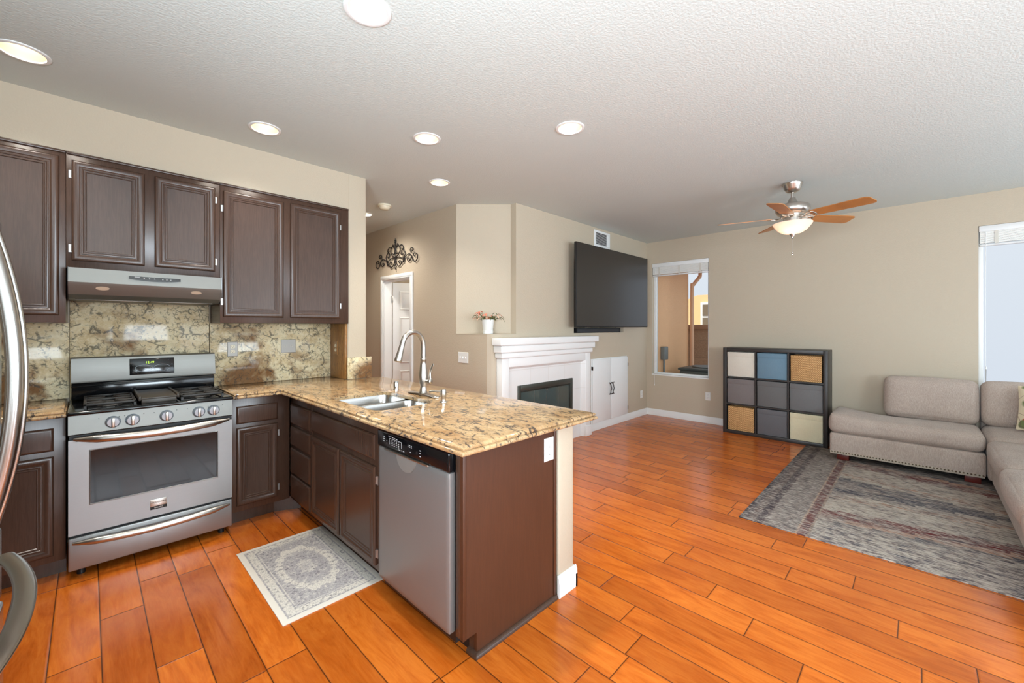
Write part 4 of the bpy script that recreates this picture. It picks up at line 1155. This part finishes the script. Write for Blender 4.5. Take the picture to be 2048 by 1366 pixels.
# ------------------------------------------------------------------ cube shelf with bins
SXF, SXB = 5.92, 6.262; SYL, SYR, SH = 1.857, .737, 1.122
t = thing('cube_shelf', 'black-brown cube shelf of nine compartments against the far wall', 'shelf', ((SXF+SXB)/2, (SYL+SYR)/2, 0))
ot, it = .042, .017
b = B()
b.box(SXF, SXB, SYR, SYR+ot, 0, SH, .002).box(SXF, SXB, SYL-ot, SYL, 0, SH, .002).box(SXF, SXB, SYR+ot, SYL-ot, 0, ot, .002).box(SXF, SXB, SYR+ot, SYL-ot, SH-ot, SH, .002)
b.done('outer_frame', M['shelf'], t)
cw = (SYL-SYR-2*ot-2*it)/3; ch = (SH-2*ot-2*it)/3
for k in (1, 2):
    yy = SYR+ot+cw*k+it*(k-1); B().box(SXF+.003, SXB-.01, yy, yy+it, ot, SH-ot).done('upright', M['shelf'], t)
    for q in range(3):
        zz = ot+ch*k+it*(k-1); y0 = SYR+ot+(cw+it)*q; B().box(SXF+.003, SXB-.01, y0, y0+cw, zz, zz+it).done('shelf_board', M['shelf'], t)
B().box(SXB-.01, SXB-.004, SYR+ot, SYL-ot, ot, SH-ot).done('back_board', M['shelf'], t)
def binm(name, a): return fabric(name, tuple(v*.9 for v in a[:3])+(1,), a, .8, .8)
BINS = {(0, 0): ('white', C(214, 206, 192), 'white fabric bin, top left of the cube shelf'), (0, 1): ('blue', C(110, 138, 156), 'slate blue fabric bin in the top row of the cube shelf'),
        (0, 2): ('w', None, 'woven seagrass basket at the top right of the cube shelf'), (1, 0): ('g', C(122, 114, 112), 'mauve grey fabric bin directly below the white bin'),
        (1, 1): ('g', C(108, 106, 105), 'grey fabric bin in the centre compartment, below the blue bin'), (1, 2): ('g', C(114, 113, 113), 'grey fabric bin directly below the upper seagrass basket'),
        (2, 0): ('w', None, 'woven seagrass basket at the bottom left of the cube shelf'), (2, 1): ('g', C(104, 103, 106), 'dark grey fabric bin in the bottom row of the cube shelf'),
        (2, 2): ('cream', C(226, 218, 186), 'cream fabric bin at the bottom right of the cube shelf')}
for (r_, c_), (kd, colr, lb) in BINS.items():
    y1 = SYL-ot-(cw+it)*c_; y0 = y1-cw; z0 = ot+(ch+it)*(2-r_)
    x0 = SXF+.018; rg2 = random.Random(r_*3+c_)
    grp = 'woven baskets in the cube shelf' if kd == 'w' else 'fabric bins in the cube shelf'
    t = thing('woven_basket' if kd == 'w' else 'storage_bin', lb, 'basket' if kd == 'w' else 'bin', ((x0+SXB-.04)/2, (y0+y1)/2, z0), grp)
    g_ = .014 if kd == 'w' else .007
    hh = ch-(.032 if kd == 'w' else .014)
    m_ = M['wicker'] if kd == 'w' else binm('bin_fabric_'+str(r_)+str(c_), colr)
    a0, a1 = y0+g_, y1-g_; xb = SXB-.045; th = .008
    b = B().box(x0, x0+th, a0, a1, z0+.001, z0+hh, .003).box(xb-th, xb, a0, a1, z0+.001, z0+hh, .003)
    b.box(x0+th, xb-th, a0, a0+th, z0+.001, z0+hh).box(x0+th, xb-th, a1-th, a1, z0+.001, z0+hh).box(x0+th, xb-th, a0+th, a1-th, z0+.001, z0+.008)
    b.done('body', m_, t)
    if kd == 'w':
        B().tube([(x0+.004, a0+.005, z0+hh), (x0+.004, a1-.005, z0+hh), (xb-.004, a1-.005, z0+hh), (xb-.004, a0+.005, z0+hh)], .007, 8, closed=True).done('rim', M['wicker'], t)
    else:
        B().box(x0-.003, x0+.001, a0, a1, z0+hh-.062, z0+hh, .0015).done('hem_band', m_, t)

# ------------------------------------------------------------------ sofa
M['wood_foot'] = plain('mahogany_foot', C(92, 30, 22), .35)
M['stud'] = plain('bronze_stud', C(96, 80, 66), .35, .8)
SFX, SBX, SEAM = 5.47, 6.235, -.43
t = thing('chaise_sofa', 'taupe linen chaise section with one long seat cushion against the far wall', 'sofa', (5.86, .12, 0))
B().rbox(((SFX+SBX)/2, (SEAM+.668)/2, .178), (SBX-SFX, .668-SEAM-.004, .215), .022, (0, 0, 0), 10).done('base', M['sofa'], t, smooth=60)
def chs(q, p):
    # waterfall end: the seat swells toward its free end and sinks slightly along the back
    if p[2] > 0: q.z += .045*max(0, p[1])**2*p[2]-.035*max(0, p[0])*max(0, 1-abs(p[1]-.1))*p[2]
    return q
B().rbox(((SFX-.012+6.10)/2, (SEAM+.672)/2+.003, .368), (6.10-SFX+.012, .676-SEAM, .165), .062, (.008, .003, .022), 16, fn=chs).done('seat_cushion', M['sofa'], t, smooth=80)
rot = Matrix.Rotation(R(10), 3, 'Y')
B().rbox((6.045, (.262+SEAM+.008)/2, .655), (.205, .262-SEAM-.010, .42), .062, (.030, .004, .012), 16, rot=rot).done('back_cushion', M['sofa'], t, smooth=80)
b = B().rbox((6.17, -.08, .46), (.12, .66, .36), .03, n=6); b.done('back_frame', M['sofa'], t, smooth=60)
for yy, xx in ((.56, 5.55), (.56, 6.15), (-.35, 5.55), (-.35, 6.15)):
    B().box(xx-.045, xx+.045, yy-.05, yy+.05, .009, .075, .004).done('foot', M['wood_foot'], t)
def nail_row(n, fn, axis, sg):
    q = None
    for k in range(n):
        c = Vector(fn(k))
        if q is None:
            q = B().lathe(c, [(.0072, .0), (.0066, .003*sg), (.0035, .0052*sg), (.0, .0058*sg)], 8, axis, cap=False).done('nailhead', M['stud'], t, smooth=60); c0 = c
            q['label'] = 'dark bronze nailhead'
        else:
            o = q.copy(); COL.objects.link(o); o.parent = t; o.location = q.location+(c-c0)
nail_row(46, lambda k: (SFX-.0005, .645-(.645-SEAM-.02)*k/45, .092), 'x', -1)
b = B().box(SFX-.002, SFX+.004, SEAM+.01, .660, .0715, .101, .001); b.done('trim_tape', fabric('trim_tape_linen', C(160, 148, 132), C(186, 174, 158)), t)

t = thing('corner_sofa', 'taupe linen corner section turning toward the camera along the right edge', 'sofa', (4.9, -.95, 0))
LX0 = 2.95
B().rbox(((LX0+5.39)/2+.0, (-.447-1.40)/2, .178), (5.39-LX0, .953, .215), .022, n=8).rbox(((5.40+SBX)/2, (SEAM-.004-1.40)/2, .178), (SBX-5.40, .966, .215), .022, n=8).done('base', M['sofa'], t, smooth=60)
B().rbox((5.745, -.83, .372), (.72, .785, .165), .06, (.006, .008, .022), 14).done('seat_cushion', M['sofa'], t, smooth=80)
for x0, x1, yf in ((4.425, 5.375, -.418), (3.55, 4.415, -.400), (2.96, 3.54, -.40)):
    B().rbox(((x0+x1)/2, (yf-1.12)/2, .352), (x1-x0, 1.12+yf, .172), .06, (.006, .016, .022), 14).done('seat_cushion', M['sofa'], t, smooth=80)
B().rbox((6.045, -.835, .662), (.205, .80, .42), .062, (.030, .004, .012), 14, rot=rot).done('back_cushion', M['sofa'], t, smooth=80)
for x0, x1 in ((4.43, 5.60), (3.2, 4.42)):
    B().rbox(((x0+x1)/2, -1.235, .650), (x1-x0-.01, .20, .42), .075, (.004, .03, .012), 12).done('back_cushion', M['sofa'], t, smooth=80)
b = B().rbox(((LX0+SBX)/2, -1.375, .44), (SBX-LX0, .10, .34), .03, n=6).rbox((6.18, -.90, .44), (.10, .92, .34), .03, n=6); b.done('back_frame', M['sofa'], t, smooth=60)
for xx, yy in ((3.05, -.55), (3.05, -1.3), (4.4, -.55), (4.4, -1.3), (6.1, -1.3), (5.3, -.55)):
    B().box(xx-.045, xx+.045, yy-.05, yy+.05, .009, .075, .004).done('foot', M['wood_foot'], t)
tp = NT('floral_pillow_cloth')
wb = tp.add(tp.co, tp.scale(tp.noise(9, 3, .6, out=1), .05))
f1 = tp.ramp(tp.vor(8, 'F1', v=wb), [(.26, 1.), (.34, 0.)]); f2 = tp.ramp(tp.vor(7, 'F1', v=tp.map((1, 1, 1), loc=(3, 2, 1), v=wb)), [(.22, 1.), (.30, 0.)])
st = tp.ramp(tp.vor(6, v=wb), [(.0, 1.), (.025, 0.)])
pcx = tp.mix(f1, C(216, 202, 172), C(188, 72, 56)); pcx = tp.mix(f2, pcx, C(110, 120, 74)); pcx = tp.mix(tp.math('MULTIPLY', st, .7), pcx, C(92, 60, 66))
tp.pr(color=pcx, rough=.85)
rp_ = Matrix.Rotation(R(-12), 3, 'Z') @ Matrix.Rotation(R(18), 3, 'Y')
def pil(q, p):
    k = 1-.86*max(abs(p[1]), abs(p[2]))**2.2
    q.x *= max(.06, k); q.y *= 1-.06*(1-p[2]**2); q.z *= 1-.06*(1-p[1]**2); return q
b = B().rbox((5.765, -.838, .675), (.17, .42, .40), .012, n=14, rot=rp_, fn=pil)
tag(b.done('throw_pillow', tp.m, smooth=80), 'cream floral throw pillow leaning on the corner seat at the right edge', 'pillow')

# ------------------------------------------------------------------ rugs
RGX0, RGX1, RGY0, RGY1 = 3.33, 5.905, -2.05, .938
t = NT('faded_oriental_rug'); x, y, z = t.xyz()       # object origin at the rug's centre
HX, HY = (RGX1-RGX0)/2, (RGY1-RGY0)/2
jit = t.noise(1, 3, .7, v=t.map((60, 14, 1)))
ax_ = t.math('SUBTRACT', HX, t.math('ABSOLUTE', x)); ay_ = t.math('SUBTRACT', HY, t.math('ABSOLUTE', y))
de = t.math('ADD', t.math('MINIMUM', ax_, ay_), t.math('MULTIPLY_ADD', jit, .03, -.015))
streak = t.noise(1, 4, .72, .3, v=t.map((85, 13, 1)))
streak2 = t.noise(1, 4, .7, .3, v=t.map((42, 7, 1), loc=(4, 2, 0)))
motif = t.vor(15, 'F1', v=t.add(t.co, t.scale(t.noise(22, 2, .6, out=1), .05)))
pale, grey, navy, red, rose = C(182, 172, 160), C(122, 112, 110), C(70, 72, 84), C(106, 46, 46), C(170, 132, 112)
# stair-stepped field, the steps running along the long side
dd_ = t.math('ADD', ax_, t.math('MULTIPLY', t.math('FLOOR', t.math('DIVIDE', t.math('ADD', y, 3.), .21)), .040))
dm = t.math('ADD', t.math('MULTIPLY', t.math('FLOOR', t.math('DIVIDE', dd_, .075)), .075), t.math('MULTIPLY_ADD', streak2, .16, -.08))
field = t.ramp(t.math('DIVIDE', dm, 2.2), [(.0, grey), (.42, pale), (.45, navy), (.50, rose), (.525, red), (.585, pale), (.72, rose), (.75, pale), (.80, navy), (.87, grey), (.93, red), (.97, navy)], 'CONSTANT')
patch = t.ramp(t.noise(1, 4, .65, .5, v=t.map((9, 4.2, 1), loc=(2, 5, 0))), [(.42, 0.), (.60, .85)])
field = t.mix(patch, field, t.ramp(streak2, [(.36, navy), (.48, grey), (.58, pale), (.70, rose)]))
field = t.mix(t.ramp(ax_, [(.30, .8), (.52, 0.)]), field, t.ramp(t.noise(1, 4, .7, .4, v=t.map((30, 9, 1))), [(.38, navy), (.47, grey), (.55, pale)]))
de = t.math('ADD', ay_, t.math('MULTIPLY_ADD', jit, .03, -.015))
border = t.ramp(de, [(.0, C(66, 58, 58)), (.018, C(84, 76, 78)), (.045, C(110, 96, 92)), (.10, C(72, 62, 66)), (.135, C(96, 84, 84)), (.15, C(140, 130, 124)), (.34, C(176, 150, 130)), (.352, C(112, 72, 68)), (.405, C(160, 140, 124)), (.418, grey)], 'CONSTANT')
isb = t.ramp(de, [(.0, 1.), (.418, 1.), (.42, 0.)], 'LINEAR')
border = t.mix(t.ramp(t.noise(1, 4, .7, .4, v=t.map((34, 11, 1), loc=(5, 5, 5))), [(.46, 0.), (.58, .6)]), border, C(84, 78, 82))
col = t.mix(isb, field, border)
flk = t.ramp(motif, [(.12, 1.), (.30, 0.)])
col = t.mix(t.math('MULTIPLY', flk, .35), col, t.ramp(streak, [(.4, navy), (.6, rose)]))
col = t.mix(t.ramp(streak, [(.48, 0.), (.60, .72)]), col, C(196, 188, 178))
col = t.mix(t.ramp(t.noise(1, 4, .7, .3, v=t.map((95, 15, 1), loc=(9, 1, 0))), [(.52, 0.), (.62, .75)]), col, C(62, 56, 62))
t.pr(color=col, rough=.95, spec=.1); t.bump(t.noise(420, 2), .4, .003)
b = B().box(RGX0, RGX1, RGY0, RGY1, 0, .008, .003)
o = b.done('area_rug', t.m, origin=((RGX0+RGX1)/2, (RGY0+RGY1)/2, 0))
tag(o, 'large faded oriental rug in grey, navy and dark red under the sofa', 'rug')
MX0, MX1, MY0, MY1 = .632, 1.146, 2.108, 2.975
t = NT('pale_medallion_mat'); x, y, z = t.xyz()
HX, HY = (MX1-MX0)/2, (MY1-MY0)/2
ax_ = t.math('ABSOLUTE', x); ay_ = t.math('ABSOLUTE', y)
de = t.math('MINIMUM', t.math('SUBTRACT', HX, ax_), t.math('SUBTRACT', HY, ay_))
wv = t.vec(ax_, ay_, 0.)
fl = t.vor(46, 'F1', v=t.add(wv, t.scale(t.noise(40, 2, .6, v=wv, out=1), .02)))
fl2 = t.vor(85, 'DISTANCE_TO_EDGE', v=t.add(wv, t.scale(t.noise(50, 2, .6, v=wv, out=1), .015)))
cream, gr, dk = C(220, 212, 200), C(158, 152, 156), C(92, 88, 98)
mot = t.math('MAXIMUM', t.ramp(fl, [(.26, 1.), (.34, 0.)]), t.ramp(fl2, [(.0, 1.), (.09, 0.)]))
# medallion distance with a lobed rim
md = t.math('ADD', t.math('POWER', t.math('DIVIDE', ax_, .145), 2.), t.math('POWER', t.math('DIVIDE', ay_, .27), 2.))
md = t.math('ADD', t.math('SQRT', md), t.math('MULTIPLY_ADD', t.noise(30, 3, .6, v=wv), .5, -.25))
fieldg = t.ramp(md, [(.0, .75), (.25, .35), (.32, .85), (.75, .7), (.82, .05), (1.15, .12), (1.25, .05), (1.6, .08), (1.68, .75)], 'LINEAR')
bord = t.ramp(de, [(.0, 0.), (.030, 0.), (.031, .75), (.037, .75), (.038, .10), (.074, .10), (.075, .85), (.082, .85), (.083, .2), (.092, .2), (.093, .0)], 'CONSTANT')
isb = t.ramp(de, [(.092, 1.), (.093, 0.)])
amt = t.mix(isb, fieldg, bord)
col = t.mix(amt, cream, gr)
inplain = t.ramp(de, [(.030, 0.), (.032, 1.)])
col = t.mix(t.math('MULTIPLY', t.math('MULTIPLY', mot, inplain), t.math('MULTIPLY_ADD', t.noise(9, 3), 1.2, -.05)), col, dk)
col = t.mix(t.math('MULTIPLY', t.ramp(t.noise(55, 3, .7), [(.54, 0.), (.64, .6)]), inplain), col, C(214, 207, 196))
t.pr(color=col, rough=.9, spec=.15)
o = B().box(MX0, MX1, MY0, MY1, 0, .006, .002).done('kitchen_mat', t.m, origin=((MX0+MX1)/2, (MY0+MY1)/2, 0))
tag(o, 'pale grey and cream medallion mat lying before the sink cabinet', 'mat')

# ------------------------------------------------------------------ side yard outside the narrow window
def out(name, b, mat, label, cat, **kw): return tag(b.done(name, mat, **kw), label, cat)
stucco = wall_paint('stucco_tan', C(232, 184, 140), .5, 60)
stucco2 = wall_paint('stucco_orange', C(238, 200, 150), .5, 60)
struct('ground', B().box(FX+.15, 20, 1.3, 12, -.2, -.1), plain('gravel_beige', C(170, 158, 140), .9), smooth=0)
hs = thing('house_wing', 'tan stucco house wing with overhanging eave outside the narrow window', 'house', (7.2, 5, -.1))
B().box(6.45, 8.06, 3.15, 8, -.1, 3.3).done('wall', stucco, hs, smooth=0)
B().prism([(2.52, 2.50), (4.2, 3.2), (4.2, 3.3), (2.52, 2.60)], 6.45, 8.75, 'x').done('roof_deck', plain('eave_board', C(222, 178, 126), .7), hs, smooth=0)
for k in range(5):
    xx = 6.6+.50*k; B().prism([(2.54, 2.40), (3.149, 2.655), (3.149, 2.76), (2.54, 2.505)], xx, xx+.05, 'x').done('rafter', plain('rafter_wood', C(206, 156, 104), .7), hs, smooth=0)
B().tube(spline([(8.17, 2.97, 2.62), (8.17, 2.97, 2.40), (8.155, 2.985, 2.34), (8.09, 3.07, 2.20), (8.075, 3.085, 2.12), (8.075, 3.085, 1.0), (8.075, 3.085, -.08)], 5), .034, 12).done('downspout', plain('downspout_brown', C(222, 176, 142), .5), hs, smooth=60)
bxm = plain('disconnect_grey', C(112, 116, 114), .5)
dbx = thing('disconnect_box', 'grey electrical box with conduit on the stucco wall outside', 'electrical box', (6.92, 3.1, .85))
B().box(6.85, 6.99, 3.07, 3.149, .84, 1.06, .01).done('box', bxm, dbx)
B().tube(spline([(6.91, 3.11, .85), (6.91, 3.11, .62), (6.98, 3.11, .48), (7.10, 3.10, .30), (7.2, 3.08, .12)], 5), .018, 10).done('conduit', bxm, dbx, smooth=60)
ac = thing('air_conditioner', 'dark grey outdoor air conditioner unit seen through the narrow window', 'air conditioner', (7.5, 2.55, -.1))
B().box(7.1, 7.85, 2.16, 2.93, -.1, .66, .03, 3).done('case', plain('unit_grey', C(96, 100, 96), .5), ac)
b = B()
for k in range(12): b.box(7.09, 7.1, 2.2, 2.89, -.04+.053*k, -.02+.053*k)
b.done('louvre', plain('unit_dark', C(52, 56, 54), .5), ac)
B().box(7.08, 7.87, 2.14, 2.95, .66, .70, .012).lathe((7.475, 2.545, .70), [(.30, 0), (.29, .02), (.0, .025)], 24).done('top_cover', plain('unit_lid', C(78, 84, 84), .5), ac)
tb_ = NT('split_face_block')
br = tb_.N('ShaderNodeTexBrick'); tb_.l.new(tb_.map((1, 1, 1), rot=(R(90), 0, R(90))), br.inputs['Vector']); br.inputs['Scale'].default_value = 1
br.inputs['Brick Width'].default_value = .4; br.inputs['Row Height'].default_value = .2; br.inputs['Mortar Size'].default_value = .008
br.inputs['Color1'].default_value = C(150, 122, 100); br.inputs['Color2'].default_value = C(128, 102, 84); br.inputs['Mortar'].default_value = C(100, 84, 72)
tb_.pr(color=tb_.mix(tb_.noise(30, 4, .7), br.outputs[0], C(176, 148, 122)), rough=.9); tb_.bump(tb_.noise(22, 4, .7), .9, .03)
bw = thing('block_wall', 'brown split-face block wall at the back of the side yard', 'garden wall', (9.8, 4, -.1))
B().box(9.7, 9.9, 1.6, 5.5, -.1, 1.34).done('block_face', tb_.m, bw, smooth=0)
B().box(9.66, 9.94, 1.6, 5.5, 1.34, 1.45, .01).done('cap_course', plain('wall_cap', C(150, 116, 92), .85), bw)
fh = thing('far_house', 'orange sunlit stucco house with a white window beyond the block wall', 'house', (16, 5, -.1))
B().prism([(2.0, -.1), (9.5, -.1), (9.5, 2.0), (5.95, 2.36), (5.55, 2.52), (2.0, 2.52)], 15, 16, 'x').done('wall', stucco2, fh, smooth=0)
wf = B().box(14.93, 15.0, 4.35, 5.42, 1.25, 2.26, .01).done('window_frame', M['white'], fh)
B().box(14.91, 14.95, 4.42, 5.34, 1.32, 1.72).box(14.91, 14.95, 4.42, 5.34, 1.79, 2.18).done('pane', plain('far_window_pane', C(120, 108, 92), .2), wf)
